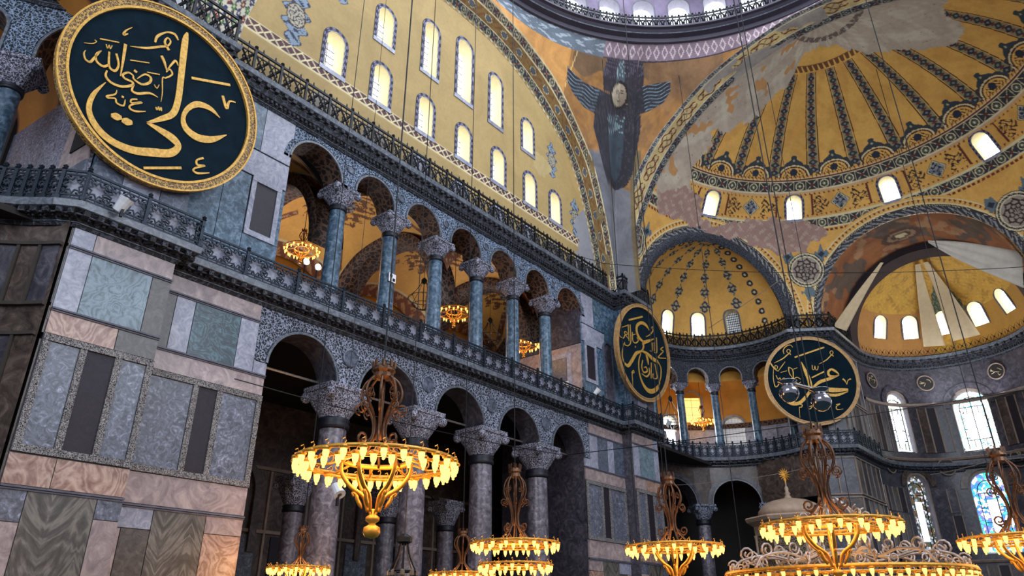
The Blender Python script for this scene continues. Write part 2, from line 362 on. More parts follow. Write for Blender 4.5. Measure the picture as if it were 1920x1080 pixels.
# ================================================================== THE SHELL
KS = 'structure'
mesh('floor', [(-50, -30, 0), (60, -30, 0), (60, 45, 0), (-50, 45, 0)], [(0, 1, 2, 3)], M['floor'], kind=KS)
ZL, ZU = 13.1, 21.9          # tops of the lower and the upper cornice
YA, YP = 16.0, 15.24         # arcade wall face, pier face
XJ, XS, XP = 10.4, 14.74, 17.83
EXC, EXR = (23.3, 12.0), 6.2  # exedra centre and radius
def arcpts(c, r, a0, a1, n): return [(c[0]+r*math.cos(R(a)), c[1]+r*math.sin(R(a))) for a in np.linspace(a0, a1, n)]
def flat(y): return lambda s, d, z: (s, y+d, z)
def curved(c, r, sgn=1): return lambda s, d, z: (c[0]+(r+d)*math.cos(R(s)), c[1]+(r+d)*math.sin(R(s)), z)
def arcade(name, mp, s0, s1, openings, zsp, crown, ztop, th, mat, mat_in, parent=None, unit=1., kind=KS, n=22, ring=.28, rmat=None, plainrim=True):
    """wall above a row of arches; openings (sa, sb) in s units, unit = metres per s unit"""
    cols = [(s0, zsp)]
    for sa, sb in openings:
        c, hw = (sa+sb)/2, (sb-sa)/2; r = hw*unit; zc = crown-r
        cols.append((sa, zsp)); cols += [(c-hw*math.cos(t), zc+r*math.sin(t)) for t in np.linspace(0, PI, n)]; cols.append((sb, zsp))
    cols.append((s1, zsp)); m = len(cols); V = []
    for s, z in cols: V += [mp(s, 0, z), mp(s, 0, ztop), mp(s, th, z), mp(s, th, ztop)]
    Ff, Fi = [], []
    for i in range(m-1):
        a, b = 4*i, 4*i+4
        if abs(cols[i][0]-cols[i+1][0]) > 1e-6: Ff += [(a, b, b+1, a+1), (a+2, a+3, b+3, b+2)]
        Fi.append((a, a+2, b+2, b))
    root = mesh(name, V, Ff, mat, parent, kind=kind)
    mesh('arch_soffits', V, Fi, mat_in, root)
    for k, (sa, sb) in enumerate(openings):   # raised rim mouldings round every arch
        c, hw = (sa+sb)/2, (sb-sa)/2; r = hw*unit; zc = crown-r
        for nm, r0, r1, dd, mt in (('arch_rim', 0, .09, .07, M['fascia']), ('archivolt', .14, .14+ring, .04, rmat or mat)):
            V = []; T = [(-1, zsp)]+[(t, None) for t in np.linspace(0, PI, n)]+[(PI+1, zsp)]
            for t, zz in T:
                tt = min(max(t, 0), PI)
                for rr in (r0, r1):
                    for d in (-dd, 0):
                        V.append(mp(c-(r+rr)/unit*math.cos(tt), d, zz if zz is not None else zc+(r+rr)*math.sin(tt)))
            F = []
            for i in range(len(T)-1):
                a, b = 4*i, 4*i+4; F += [(a, b, b+2, a+2), (a, a+1, b+1, b), (a+2, b+2, b+3, a+3)]
            mesh(nm, V, F, mt, root, smooth=False)
    return root
def column(name, x, y, z0, z1, r, ztop, mat, label, group, cw=None, capm=None, rot=0., base=True, vol=True, dpth=None, cat='column'):
    """z0 floor, z1 foot of capital, ztop top of capital"""
    e = empty(name, (x, y, z0), rot, label=label, cat=cat, group=group, kind='thing'); H = z1-z0
    B().lathe([(r*1.04, .45 if base else 0), (r*1.03, H*.3), (r*.94, H*.97), (r*.93, H)], 24).obj('shaft', mat, e, smooth=True)
    B().lathe([(r*1.0, H*.955), (r*1.1, H*.96), (r*1.12, H*.975), (r*1.02, H*.985), (r*1.12, H*.995), (r*1.05, H+.02)], 24).obj('collar', M['necking'], e, smooth=True)
    if base: B().box((0, 0, .08), (2.7*r, 2.7*r, .16)).lathe([(r*1.3, .16), (r*1.34, .24), (r*1.2, .3), (r*1.25, .38), (r*1.06, .45)], 20).obj('base', M['pale_marble'], e)
    cw = cw or 2.4*r; hc = ztop-z1; dpth = dpth or cw; V = []; n = 32; L = 7
    for j in range(L):
        t = j/(L-1); bul = math.sin(PI*t)*.06*cw; sq = t**1.6
        for k in range(n):
            a = 2*PI*k/n+PI/4; c_, s_ = math.cos(a), math.sin(a); m_ = max(abs(c_), abs(s_)); fx = cw*.47/m_*c_; fy = dpth*.47/m_*s_
            leaf = 1+.035*math.sin(8*a)*math.sin(PI*t)
            V.append((((r*.98)*c_*(1-sq)+fx*sq+bul*c_)*leaf, ((r*.98)*s_*(1-sq)+fy*sq+bul*s_)*leaf, H+t*hc*.84))
    F = [(i*n+k, i*n+(k+1) % n, (i+1)*n+(k+1) % n, (i+1)*n+k) for i in range(L-1) for k in range(n)]+[tuple(range(n))[::-1], tuple((L-1)*n+k for k in range(n))]
    cp = B().add(V, F); cp.box((0, 0, H+hc*.92), (cw, dpth, hc*.16)); cp.box((0, 0, H+hc*.86), (cw*.95, dpth*.95, hc*.06))
    cp = cp.obj('capital', capm or M['cap'], e)
    if vol:
        for sx in (-1, 1):
            for sy in (-1, 1):
                d = np.array([sx, sy, 0])/math.sqrt(2); q = np.array([-sy, sx, 0])/math.sqrt(2)
                B().lathe([(.02, -.14*cw/1.7), (.17*cw/1.7, -.11*cw/1.7), (.19*cw/1.7, 0), (.17*cw/1.7, .11*cw/1.7), (.02, .14*cw/1.7)], 12, (sx*cw*.45, sy*dpth*.45, H+hc*.68), (d, (0, 0, 1), q)).obj('volute', capm or M['cap'], cp, smooth=True)
    return e
# ---------------- north wall, ground level
gx = [-6.7, -2.25, 2.2, 6.7]; ed = [-XJ-.05, *gx, XJ+.05]
ops = []
for i in range(5):
    a, b = ed[i], ed[i+1]; ops.append((a if i == 0 else a+.58, b if i == 4 else b-.58))
ops[0] = (-XJ, ops[0][1]); ops[4] = (ops[4][0], XJ)
wn = arcade('wall_north', flat(YA), -10.95, 10.95, ops, 10.35, 11.88, 12.7, 1.2, M['lace'], M['dark_marble'], rmat=M['lace'], ring=.34)
bk = B()
for sx in (-1, 1):
    bk.box((sx*(XJ+XS)/2, YA+3.06, 6.4), (XS-XJ, 6, 12.8)); bk.box((sx*(XS+XP)/2, YP+3.5, 6.4), (XP-XS, 7, 12.8))
bk.obj('trim_1', M['dark_marble'], kind=KS)
# gallery-level piers
bk = B()
for sx in (-1, 1):
    bk.box((sx*(XJ+.3+XS)/2, YA+3.06, 17.2), (XS-XJ-.3, 6, 8.4)); bk.box((sx*(XS+XP)/2, YP+3.5, 17.2), (XP-XS, 7, 8.4))
bk.obj('trim_2', M['shaft'], kind=KS)
gc = [-7.69, -4.6, -1.52, 1.58, 4.65, 7.7]; ge = [-10.75, *gc, 10.75]; op2 = []
for i in range(7):
    a, b = ge[i], ge[i+1]; op2.append((a+.02 if i == 0 else a+.42, b-.02 if i == 6 else b-.42))
wg = arcade('wall_north_gallery', flat(YA), -11.2, 11.2, op2, 19.3, 20.5, 20.95, 1.2, M['lace_up'], M['soffit'], rmat=M['lace_up'], ring=.2)
# round bosses in the spandrels
for lst, z, r_, nm in ((gx, 11.55, .38, 'boss'), (gc, 20.2, .2, 'boss')):
    for x in lst: B().lathe([(.02, .0), (r_, 0), (r_, .05), (r_*.86, .07), (r_*.8, .04), (.02, .04)], 24, (x, YA-.005, z), ((1, 0, 0), (0, 0, 1), (0, -1, 0))).obj(nm, M['slate'], wn if z < 15 else wg, smooth=False)
O5 = ['first', 'second', 'third', 'fourth']
for i, x in enumerate(gx):
    column('column', x, YA+.62, 0, 9.1, .56, 10.35, M['shaft_grey'], 'tall grey ground arcade column, %s of four counted from the near pier' % O5[i], 'ground arcade columns', cw=1.95, dpth=1.75)
O6 = ['first', 'second', 'third', 'fourth', 'fifth', 'sixth']
for i, x in enumerate(gc):
    column('column', x, YA+.6, ZL-.02, 18.45, .36, 19.3, M['shaft'], 'blue-green gallery arcade column, %s of six counted from the near pier' % O6[i], 'gallery arcade columns', cw=1.35, dpth=1.25)
# ---------------- marble cladding of the wall sections beside the arcade
def slab(parent, x0, x1, z0, z1, y, mat, th=.03, name='marble_panel', gap=.012):
    th += .07; return B().box(((x0+x1)/2, y-th/2+.07, (z0+z1)/2), (x1-x0-2*gap, th+.0, z1-z0-2*gap)).obj(name, M[mat], parent)
def rail_line(parent, x0, x1, z, y, t=.05):
    return B().box(((x0+x1)/2, y-.05, z), (x1-x0, .09, t)).box(((x0+x1)/2, y-.035, z-.06), (x1-x0, .06, .04)).obj('moulding', M['stone'], parent)
def frameset(parent, x0, x1, z0, z1, y, xs, mats):
    bw = .19; g = B(); g.box(((x0+x1)/2, y-.045, z1-bw/2), (x1-x0, .08, bw)); g.box(((x0+x1)/2, y-.045, z0+bw/2), (x1-x0, .08, bw))
    for x in xs: g.box((x, y-.04, (z0+z1)/2), (bw, .07, z1-z0-.02))
    g.obj('carved_frame', M['border'], parent)
    for i, mt in enumerate(mats): slab(parent, xs[i]+bw/2, xs[i+1]-bw/2, z0+bw, z1-bw, y, mt)
def clad(sx, root):
    X = lambda x: -x*sx
    def sl(x0, x1, z0, z1, y, m):
        a, b = sorted((X(x0), X(x1))); slab(root, a, b, z0, z1, y, m)
    # projecting pier (positions given for the left one, x negative)
    y = YP
    sl(-17.83, -17.2, 11.84, 12.6, y, 'pale_marble'); sl(-17.2, -14.72, 11.84, 12.6, y, 'pink')
    sl(-17.83, -17.17, 9.86, 11.8, y, 'pale_marble'); sl(-17.17, -15.33, 9.86, 11.8, y, 'green_wave' if sx < 0 or True else 'slate'); sl(-15.33, -14.72, 9.86, 11.8, y, 'brown' if sx < 0 else 'pale_marble')
    sl(-17.83, -15.95, 9.1, 9.82, y, 'pinkw'); sl(-15.95, -14.72, 9.1, 9.82, y, 'brown' if sx < 0 else 'pink')
    xs = sorted([X(-17.72), X(-16.74), X(-15.76), X(-14.83)]); frameset(root, *sorted((X(-17.81), X(-14.73))), 5.83, 9.08, y, xs, ['grey_marble', 'porphyry', 'grey_marble'])
    sl(-17.83, -16.68, 5.0, 5.8, y, 'pinkw'); sl(-16.68, -14.72, 5.0, 5.8, y, 'pinkw')
    sl(-17.83, -17.17, 4.1, 4.9, y, 'grey_marble'); sl(-17.83, -17.17, 1.0, 4.1, y, 'pink'); sl(-17.17, -15.42, 1.0, 4.9, y, 'book'); sl(-15.42, -14.72, 4.35, 4.9, y, 'grey_marble'); sl(-15.42, -14.72, 1.0, 4.35, y, 'pink')
    sl(-17.83, -14.72, 0, 1.0, y, 'grey_marble')
    for z in (11.82, 9.84, 4.96): rail_line(root, *sorted((X(-17.83), X(-14.72))), z, y)
    y = YA
    sl(-14.74, -10.95, 11.84, 12.6, y, 'pink'); sl(-10.95, -10.4, 9.86, 10.35, y, 'pale_marble')
    if sx < 0:
        sl(-14.74, -14.1, 9.86, 11.8, y, 'brown'); sl(-14.1, -13.42, 9.86, 11.8, y, 'pale_marble'); sl(-13.42, -11.69, 9.86, 11.8, y, 'green_dark'); sl(-11.69, -10.95, 9.86, 11.8, y, 'pale_marble')
    else:
        for a, b, m_ in ((-14.74, -13.6, 'slate'), (-13.6, -12.9, 'pale_marble'), (-12.9, -11.8, 'slate'), (-11.8, -10.95, 'pale_marble')): sl(a, b, 9.86, 11.8, y, m_)
    sl(-14.74, -10.42, 9.12, 9.82, y, 'pink')
    xs = sorted([X(-14.6), X(-12.88), X(-12.02), X(-10.52)]); frameset(root, *sorted((X(-14.72), X(-10.42))), 5.93, 9.1, y, xs, ['grey_marble', 'porphyry', 'grey_marble'])
    sl(-14.74, -10.42, 5.0, 5.92, y, 'pink')
    sl(-14.74, -13.44, 4.3, 4.9, y, 'pale_marble'); sl(-14.74, -14.3, 1.0, 4.3, y, 'pink'); sl(-14.3, -13.44, 1.0, 4.3, y, 'brown'); sl(-13.44, -11.74, 1.0, 4.9, y, 'book'); sl(-11.74, -10.42, 4.35, 4.9, y, 'pink'); sl(-11.74, -10.42, 1.0, 4.35, y, 'pinkw')
    for z in (11.82, 9.84, 4.96): rail_line(root, *sorted((X(-14.74), X(-10.95 if z > 9.9 else -10.42))), z, y)
    # returns of the pier
    B().box((X(-17.83)+(-.015 if sx < 0 else .015), YP+2.5, 11), (.03, 5, 3)).obj('side_panel', M['brown_marble'], root)
    for k, (z0, z1) in enumerate(((0, 4.9), (5.0, 8.9), (9.1, 9.9), (10.0, 11.8), (11.9, 12.6))):
        for j in range(4): B().box((X(-17.83)+(-.03 if sx < 0 else .03), YP+.70+1.4*j, (z0+z1)/2), (.05, 1.36, z1-z0)).obj('side_panel', M['brown_marble' if (j+k) % 3 else 'dark_marble'], root)
    # gallery level cladding
    y = YA
    sl(-14.74, -13.3, 13.1, 20.9, y, 'shaft'); sl(-13.3, -12.1, 18.75, 20.9, y, 'shaft'); sl(-12.1, -10.72, 18.75, 20.9, y, 'pale_marble')
    sl(-13.3, -10.72, 17.55, 18.7, y, 'pale_marble'); sl(-13.3, -12.25, 13.1, 17.5, y, 'shaft')
    g = B()
    for xx in (-12.12, -11.0): g.box((X(xx), y-.035, 16.3), (.2, .07, 2.4))
    for zz in (15.1, 17.45): g.box((X(-11.56), y-.04, zz), (1.3, .08, .22))
    g.obj('panel_frame', M['pale_marble'], root); slab(root, *sorted((X(-12.02), X(-11.1))), 15.2, 17.36, y, 'porphyry')
    sl(-12.25, -10.72, 13.1, 15.0, y, 'shaft'); sl(-10.9, -10.72, 15.0, 17.5, y, 'shaft')
    y = YP
    for a, b, z0, z1, m_ in ((-17.83, -14.74, 19.6, 20.9, 'shaft'), (-17.83, -16.9, 13.1, 19.6, 'slate'), (-16.9, -15.7, 13.1, 19.6, 'pale_marble'), (-15.7, -14.74, 13.1, 19.6, 'slate')): sl(a, b, z0, z1, y, m_)
jb = B().box((10.67, 19, 15.2), (.06, 5.8, 4.3)).obj('wall_gallery_jamb', M['pink'], kind=KS)
B().box((10.66, 19, 19.2), (.06, 5.8, 3.6)).obj('upper_panel', M['dark_marble'], jb)
B().box((10.63, 17.75, 15.5), (.06, 1.9, 2.9)).obj('panel_frame', M['pale_marble'], jb); B().box((10.60, 17.75, 15.5), (.06, 1.25, 2.3)).obj('marble_panel', M['slate'], jb)
pw = empty('wall_north_cladding', kind=KS); pe = empty('wall_north_cladding', kind=KS)
clad(-1, pw); clad(1, pe)
ax_ = ((1, 0, 0), (0, 0, 1), (0, -1, 0))
B().prism(arch_outline(.95, 4.4, 14), (13.55, YA-.03, 13.7), ax_, .05).obj('niche_panel', M['dark_marble'], pe)
B().ring(arch_outline(.95, 4.4, 14), arch_outline(.95, 4.4, 14, .14), (13.55, YA-.03, 13.7), ax_, .1).obj('niche_frame', M['slate'], pe)

# ---------------- plan outline of the whole side, used by cornices and railings
OUT = arcpts((-EXC[0], EXC[1]), EXR, 100, 31.4, 22)[:-1]+[(-XP, YP), (-XS, YP), (-XS, YA), (XS, YA), (XS, YP), (XP, YP)] \
    + arcpts(EXC, EXR, 147.5, -30, 30)+[(30.2, 6.5), (36, 6.35)]+arcpts((36, 0), 6.3, 88, -88, 30)+[(36, -6.35), (30.2, -6.5), (28.6, -8.85)]
OUT = [np.array(p) for p in OUT]
def offset(path, d):   # towards the nave (right-hand side of travel is +, travelling east along the north wall the nave is to the right)
    res = []
    for i, p in enumerate(path):
        ns = []
        for a, b in ((i-1, i), (i, i+1)):
            if a < 0 or b >= len(path): continue
            t = path[b]-path[a]; t = t/np.linalg.norm(t); ns.append(np.array([t[1], -t[0]]))
        n = sum(ns); n = n/np.linalg.norm(n); k = 1/max(.45, n@ns[0]); res.append(p+n*d*k)
    return res
def sweep(name, path, prof, mat, parent=None, kind=KS):
    V = []; m = len(prof)
    offs = {}
    for o_, z in prof:
        if o_ not in offs: offs[o_] = offset(path, o_)
    for i in range(len(path)):
        for o_, z in prof: q = offs[o_][i]; V.append((q[0], q[1], z))
    F = [(i*m+j, (i+1)*m+j, (i+1)*m+j+1, i*m+j+1) for i in range(len(path)-1) for j in range(m-1)]
    return mesh(name, V, F, mat, parent, kind=kind)
def along(path, step, inset=0.):
    out = []
    for a, b in zip(path[:-1], path[1:]):
        L = np.linalg.norm(b-a); n = max(1, int(round((L-inset)/step))); t = (b-a)/L
        for k in range(n): out.append((a+(b-a)*(k+.5)/n, t))
    return out
def cornice(idx, z0, z1, out_, mod):
    c = sweep('trim_%d' % idx, OUT, [(.0, z0-.12), (.06, z0-.12), (.08, z0), (.16, z0+.06), (.2, z0+.2), (.3, z0+.24), (.34, z1-.34), (out_-.04, z1-.26)], M['cornice'])
    sweep('cornice_fascia', OUT, [(out_-.04, z1-.26), (out_, z1-.24), (out_+.03, z1-.04), (out_, z1), (-.9, z1)], M['fascia'], c, kind=None)
    g = B(); pth = offset(OUT, .36)
    for p, t in along(pth, mod):
        nrm = np.array([t[1], -t[0]]); g.box((p[0], p[1], z1-.36), (mod*.42, .3, .16), ((t[0], t[1], 0), (nrm[0], nrm[1], 0), (0, 0, 1)))
    pth = offset(OUT, .22)
    for p, t in along(pth, mod*.5):
        nrm = np.array([t[1], -t[0]]); g.box((p[0], p[1], z0+.14), (mod*.24, .12, .12), ((t[0], t[1], 0), (nrm[0], nrm[1], 0), (0, 0, 1)))
    g.obj('cornice_brackets', M['cornice'], c)
    sweep('cornice_fillets', OUT, [(.085, z0-.005), (.12, z0), (.12, z0+.03), (.08, z0+.04)], M['fascia'], c, kind=None)
    sweep('cornice_fillets', OUT, [(.33, z1-.40), (.37, z1-.385), (.37, z1-.36), (.33, z1-.35)], M['stone'], c, kind=None)
    return c
cornice(3, 12.55, ZL, .53, .42); cornice(4, 20.95, ZU, .5, .42)
sweep('trim_6', OUT[:60], [(.12, ZL-.01), (.12, ZL+.84), (.30, ZL+.84), (.30, ZL-.01)], M['pale_marble'])
# ================================================================== PAINTED WALLS AND VAULTS
def crv(P):
    P = np.array(P, float); return lambda t: np.stack([np.interp(t, np.linspace(0, 1, len(Q)), Q[:, i]) for i in range(Q.shape[1])], 1) if False else None
def arclen(P, k):
    P = smoothpts(P, 8); d = np.r_[0, np.cumsum(np.linalg.norm(P[1:]-P[:-1], axis=1))]; s = np.linspace(0, d[-1], k)
    return np.stack([np.interp(s, d, P[:, i]) for i in range(P.shape[1])], 1), s
# arch curves (x, z) in the north plane and (y, z) in the east plane
NIN = [(13.45, 21.9), (13.35, 24), (12.6, 27), (11.3, 30.2), (9.9, 32.05), (6.5, 34.2), (3.3, 35.35), (0.5, 35.6), (-3, 35.3), (-6.5, 34.2), (-10, 32), (-12.4, 28.5), (-13.5, 25), (-13.7, 21.9)]
NOUT = [(13.9, 21.9), (13.75, 24), (13.25, 26.8), (12.35, 29.9), (11.4, 31.7), (8.1, 35.15), (4.9, 36.5), (3.1, 36.9), (0, 37.15), (-4, 36.8), (-8, 35.2), (-11.4, 32.2), (-14.6, 28.5), (-16.2, 25), (-16.4, 21.9)]
EOUT = [(15.6, 21.9), (15.6, 24.6), (15.3, 26.5), (14.35, 29.4), (12.3, 32.6), (9.9, 34.7), (7.0, 36.6), (2.8, 37.9), (0, 38.15), (-4, 37.6), (-8, 36), (-11.5, 33.3), (-14, 29.6), (-15.3, 26), (-15.6, 21.9)]
# ---- tympanum
YT = 16.4; NX, NZ = 560, 280; xs = np.linspace(-14.9, 14.2, NX); zs = np.linspace(21.7, 36.2, NZ); X, Z = [a.ravel() for a in np.meshgrid(xs, zs, indexing='ij')]
C = np.tile(YEL, (len(X), 1)); put(C, sstep(9, 14, X+.35*(Z-30)+fn(X, Z, .6))*.35*(Z > 24), ORA)
lowW = [(-9.05, 2.4), (-6.14, 2.4), (-3.0, 2.4), (0.02, 2.3), (3.08, 2.4), (6.16, 2.3), (8.85, 2.25)]
upW = [(-6.2, 29.07, 2.3), (-2.9, 29.3, 3.65), (-.1, 29.35, 4.4), (2.78, 29.3, 3.7), (6.0, 29.1, 2.35)]
put(C, (Z < 24.4), YEL*.92); m = (Z > 24.55) & (Z < 25.1)
put(C, m, lin('#51323a')); u = np.abs((X/.55) % 1-.5); v = np.abs((Z-24.825)/.55); put(C, m & (np.abs(u+v-.45) < .09), CRM); put(C, (np.abs(Z-24.53) < .04) | (np.abs(Z-25.12) < .04), CRM*.9)
for cx in (-9.2, -6.2, -3.15, -.1, 3.05, 5.95, 8.7):   # blind half-round panels behind the upper railing
    r = np.hypot(X-cx, Z-22.9); k = int(round(cx*3)) % 3
    put(C, (r < 1.12) & (Z > 22), YEL*.82); put(C, (r < .8) & (Z > 22), GRY*.95 if k else lin('#8d8fa0')); ra = np.arctan2(Z-22.9, X-cx)
    if k == 0: put(C, (r < .78) & ((np.abs(np.sin(6*ra)) < .25) | (np.abs(r-.5) < .05) | (np.abs(r-.74) < .04)), NAV)
    else: put(C, (r < .72), GRY*.75); put(C, (r < .72) & (fn(X, Z, 5) > .3), BRN)
def cartouche(cx, cz, s=1.):
    x, y = (X-cx)/s, (Z-cz)/s; ay = np.abs(y); wd = .62*np.sqrt(np.clip(1-(y/1.9)**2, 0, 1))*(1+.35*np.sin(y*7)); m = (np.abs(x) < wd) & (ay < 1.9)
    BL = lin('#7f8fa0')
    put(C, m, BL); put(C, m & (fn(x, y, 6) > .25), NAV*1.5); put(C, m & (np.abs(np.abs(x)-wd) < .07), NAV*2)
    r = np.hypot(x/.55, y/.75); put(C, r < 1, BRN*1.4); put(C, r < .88, lin('#a8a08c')); put(C, (r < .8) & (np.abs(np.sin(8*np.arctan2(y, x))+np.sin(r*14)) < .5), NAV)
for c in ((-11.3, 26.9, .95), (-9.05, 31.0, .8), (8.65, 29.9, .75), (11.2, 26.6, .8)): cartouche(*c)
put(C, (Z < 27.3+1.2*fn(X, Z, .5)) & (X > 11.5-.12*(27-Z)+.4*fn(Z, X, 1.2)), lin('#8d8d92')); put(C, (np.hypot((X-7.2)/1.4, (Z-28.9)/.8) < 1+.3*fn(X, Z, 2)) & (X > 6.6), lin('#b39e6c'))
# hole mask: windows and outside the arch
inn, _ = arclen(NIN, 200); hole = np.zeros(len(X), bool)
def warch(cx, z0, w, h, o=0.): r = w/2+o; return (np.abs(X-cx) < r) & (Z > z0-o) & ((Z < z0+h-w/2) | (np.hypot(X-cx, Z-(z0+h-w/2)) < r))
tw = [(c, 25.22, .98, h-.12) for c, h in lowW]+[(c, z0, 1.12 if h > 4 else .98, h) for c, z0, h in upW]
for q in tw: hole |= warch(*q, .06)
outside = ~inpoly(X, Z, [tuple(p) for p in inn]); hid = np.zeros(len(X), bool)
F = grid(NX, NZ); oute = outside.copy(); F = F[~hole[F].any(1) & ~oute[F].all(1)]
wt = mesh('wall_north_tympanum', np.stack([X, np.full(len(X), YT), Z], 1), F, M['paint'], col=C, kind=KS)
for cx, z0, w, h in tw: window((cx, YT, z0), (1, 0, 0), (0, 0, 1), (0, 1, 0), w, h, .72, .25, bars=(1 if h < 3 else 2, 4 if h < 3 else 6), pane='day_north', barm=M['stone'])
# ---- the north great arch: soffit and front bands
def loft(name, A, Ya, Bc, Yb, n, m, paintf, ax=1, mat='fresco', mid=None):
    a, s = arclen(A, n); b, _ = arclen(Bc, n); T = np.linspace(0, 1, m); V = []; 
    for i in range(n):
        for t in T:
            p = a[i]+(b[i]-a[i])*t; q = Ya+(Yb-Ya)*t
            V.append((p[0], q, p[1]) if ax == 1 else (q, p[0], p[1]))
    sg = np.repeat(s, m); tg = np.tile(T, n); C = np.tile(CRM, (n*m, 1)); paintf(C, sg, tg)
    return mesh(name, V, grid(n, m), M[mat], col=C, kind=KS)
def pn(C, s, t):
    put(C, t < .03, CRM); m = (t >= .03) & (t < .30); put(C, m, lin('#6b7466')); chain(C, m, s, (t-.03)/.27, .55, lin('#2b3138'), GRN, lin('#b9ae90'))
    teeth(C, t < .1, s, .5-t*4, .5, YEL)
    m = (t > .32) & (t < .66); put(C, m, lin('#7d5f30')); k = np.abs((s/1.5) % 1-.5); r = np.hypot(k*2.6, (t-.49)*5.5); put(C, m & (r < .62), lin('#3d2b24')); put(C, m & (r < .38), lin('#4c5560')); put(C, m & (np.abs(r-.5) < .05), CRM*.7); arab(C, m & (r > .7), s, t*3, 5., lin('#6d4a26'))
    m = (t > .68) & (t < .97); chain(C, m, s, (t-.68)/.29, .6, lin('#39323a'), lin('#5b6860'), lin('#c9b98e'))
    put(C, (np.abs(t-.31) < .012) | (np.abs(t-.67) < .012) | (t > .975), CRM)
    put(C, (s < 9) & (fn(s, t*4, 1.1) > .35) & (t > .3), lin('#7d6a45'))
def pn2(C, s, t):
    pn(C, s, t); m = (s > s.max()-9); k = np.floor(s*1.7)+np.floor(t*9); u = np.abs((s*1.7) % 1-.5)+np.abs((t*9) % 1-.5); put(C, m, lin('#c9c2ae')); put(C, m & (u < .42) & (k % 3 == 0), lin('#7a2f28')); put(C, m & (u < .42) & (k % 3 == 1), lin('#2a3568')); put(C, m & (u < .42) & (k % 3 == 2), lin('#4c7a44')); put(C, m & (u < .16), CRM); put(C, m & (np.abs(u-.48) < .05), NAV)
B().box((-18.9, 17.0, 25), (5.2, .4, 6.4)).obj('wall_north_west_pier', M['dark_marble'], kind=KS)
loft('arch_soffit_north', NIN, YT-.02, NOUT, 15.15, 620, 44, pn2)
# ---- pendentive with the winged figure
HP, NP_ = 420, 260
no, _ = arclen(NOUT, 400); eo, _ = arclen(EOUT, 400); no = no[no[:, 0] >= 0]; eo = eo[eo[:, 0] >= 0]
azn = np.degrees(np.arctan2(15.15, no[:, 0])); aze = np.degrees(np.arctan2(eo[:, 0], 15.0))
bn = sorted([(a, p[1], math.hypot(p[0], 15.15)) for a, p in zip(azn, no)]); be = sorted([(a, p[1], math.hypot(15.0, p[0])) for a, p in zip(aze, eo)])
bound = [q for q in be if q[1] > 22]+[q for q in bn if q[1] > 22]; bound.sort(); bd = np.array(bound)
ph = np.linspace(-6, 96, HP); aa = np.abs(ph); aa = np.where(ph > 90, 180-ph, aa)
zb = np.minimum(np.interp(aa, bd[:, 0], bd[:, 1]), 38.2); rb = np.interp(aa, bd[:, 0], bd[:, 2]); zb = np.where((aa > 42.8) & (aa < 47.2), 21.9, zb)
ZR = 38.45; RRg = 15.2
t = np.linspace(0, 1, NP_)[None, :]; zz = zb[:, None]+(ZR-zb[:, None])*t; rs = lambda z: np.sqrt(np.clip(21.9**2-(z-22.5)**2, 1, None))
rr = rs(zz)+(rb-rs(zb))[:, None]*(1-t)+(RRg-rs(ZR))*t
PX = rr*np.cos(np.radians(ph))[:, None]; PY = rr*np.sin(np.radians(ph))[:, None]
azg = np.repeat(ph, NP_); hx, hz = rr.ravel(), (zz-22.5).ravel(); elg = np.degrees(np.arctan2(hz, hx))
C = np.tile(lin('#a3733e'), (HP*NP_, 1)); x = -azg; y = elg
put(C, sstep(-.2, .5, fn(x/4, y/4, 1.3))*.6, lin('#7d5e40')); put(C, sstep(-.1, .4, fn(x/2+3, y/3, 1.7))*.3, lin('#c48f4a'))
put(C, (y > 40+.8*np.sin(x*.7)) & (x > -59.5+.3*np.sin(y)) & (x < -40), lin('#775c40')); put(C, sstep(-42, -39, x)*sstep(34, 38, y+.8*np.sin(x))*(x < -22)*.8, lin('#836448'))
put(C, np.abs(x+59.7-.25*(y-40)) < .12, lin('#e0c080'))
put(C, (x < -60.5), lin('#cc9452'))
put(C, y < 19.5+fn(x, y, .8)*1.2, lin('#77777c')); put(C, (y < 26) & (x < -48.5+(26-y)*.1), lin('#6d6f76')); put(C, (y < 27) & (x > -43.6) & (x < -41), lin('#7a6a4b'))
D1, D2, D3, TQ = lin('#2b2a33'), lin('#453d47'), lin('#7c95a0'), lin('#9ab0b2')
def wing(poly, cx, cy, ang, fr, c=D1, hi=D3, tips=.0):
    m = inpoly(x, y, poly); put(C, m, c); a = R(ang); u = (x-cx)*math.cos(a)+(y-cy)*math.sin(a); v = -(x-cx)*math.sin(a)+(y-cy)*math.cos(a)
    w_ = v+.25*np.sin(u*1.2); st = np.abs((w_*fr) % 1-.5); put(C, m & (st < .12) & (u > tips), hi); put(C, m & (fn(u, v, 2.) > .45), D2)
wing([(-50.8, 37.5), (-51.4, 40.5), (-50.8, 43.2), (-49.3, 45.2), (-47.8, 46), (-45.8, 45.9), (-43.4, 44.8), (-41.7, 43), (-41, 40.5), (-41.2, 38.5), (-44, 37.4), (-48, 37)], -47, 40, 95, 2.2, lin('#332c37'), lin('#5d5a66'))
wing([(-47.6, 44.5), (-46.6, 44.6), (-45.6, 40), (-46.5, 37.8), (-48, 39)], -47, 40, 92, 2.6, lin('#4c5a62'), TQ)
wing([(-60.8, 40.3), (-59.5, 39.6), (-56, 38.2), (-52, 37.6), (-48.8, 36.9), (-49.3, 34.4), (-52.2, 33), (-55, 33.7), (-58, 35.6), (-60.2, 37.7)], -49, 37, 168, 1.6, D1, D3, 2.6)
wing([(-45.5, 37.6), (-42.5, 38.6), (-38, 39.3), (-34.9, 39.6), (-34.8, 37.8), (-36.4, 35.8), (-39.6, 34.3), (-42, 33.6), (-44.6, 35.4)], -44, 37, 12, 1.6, D1, D3, 3.)
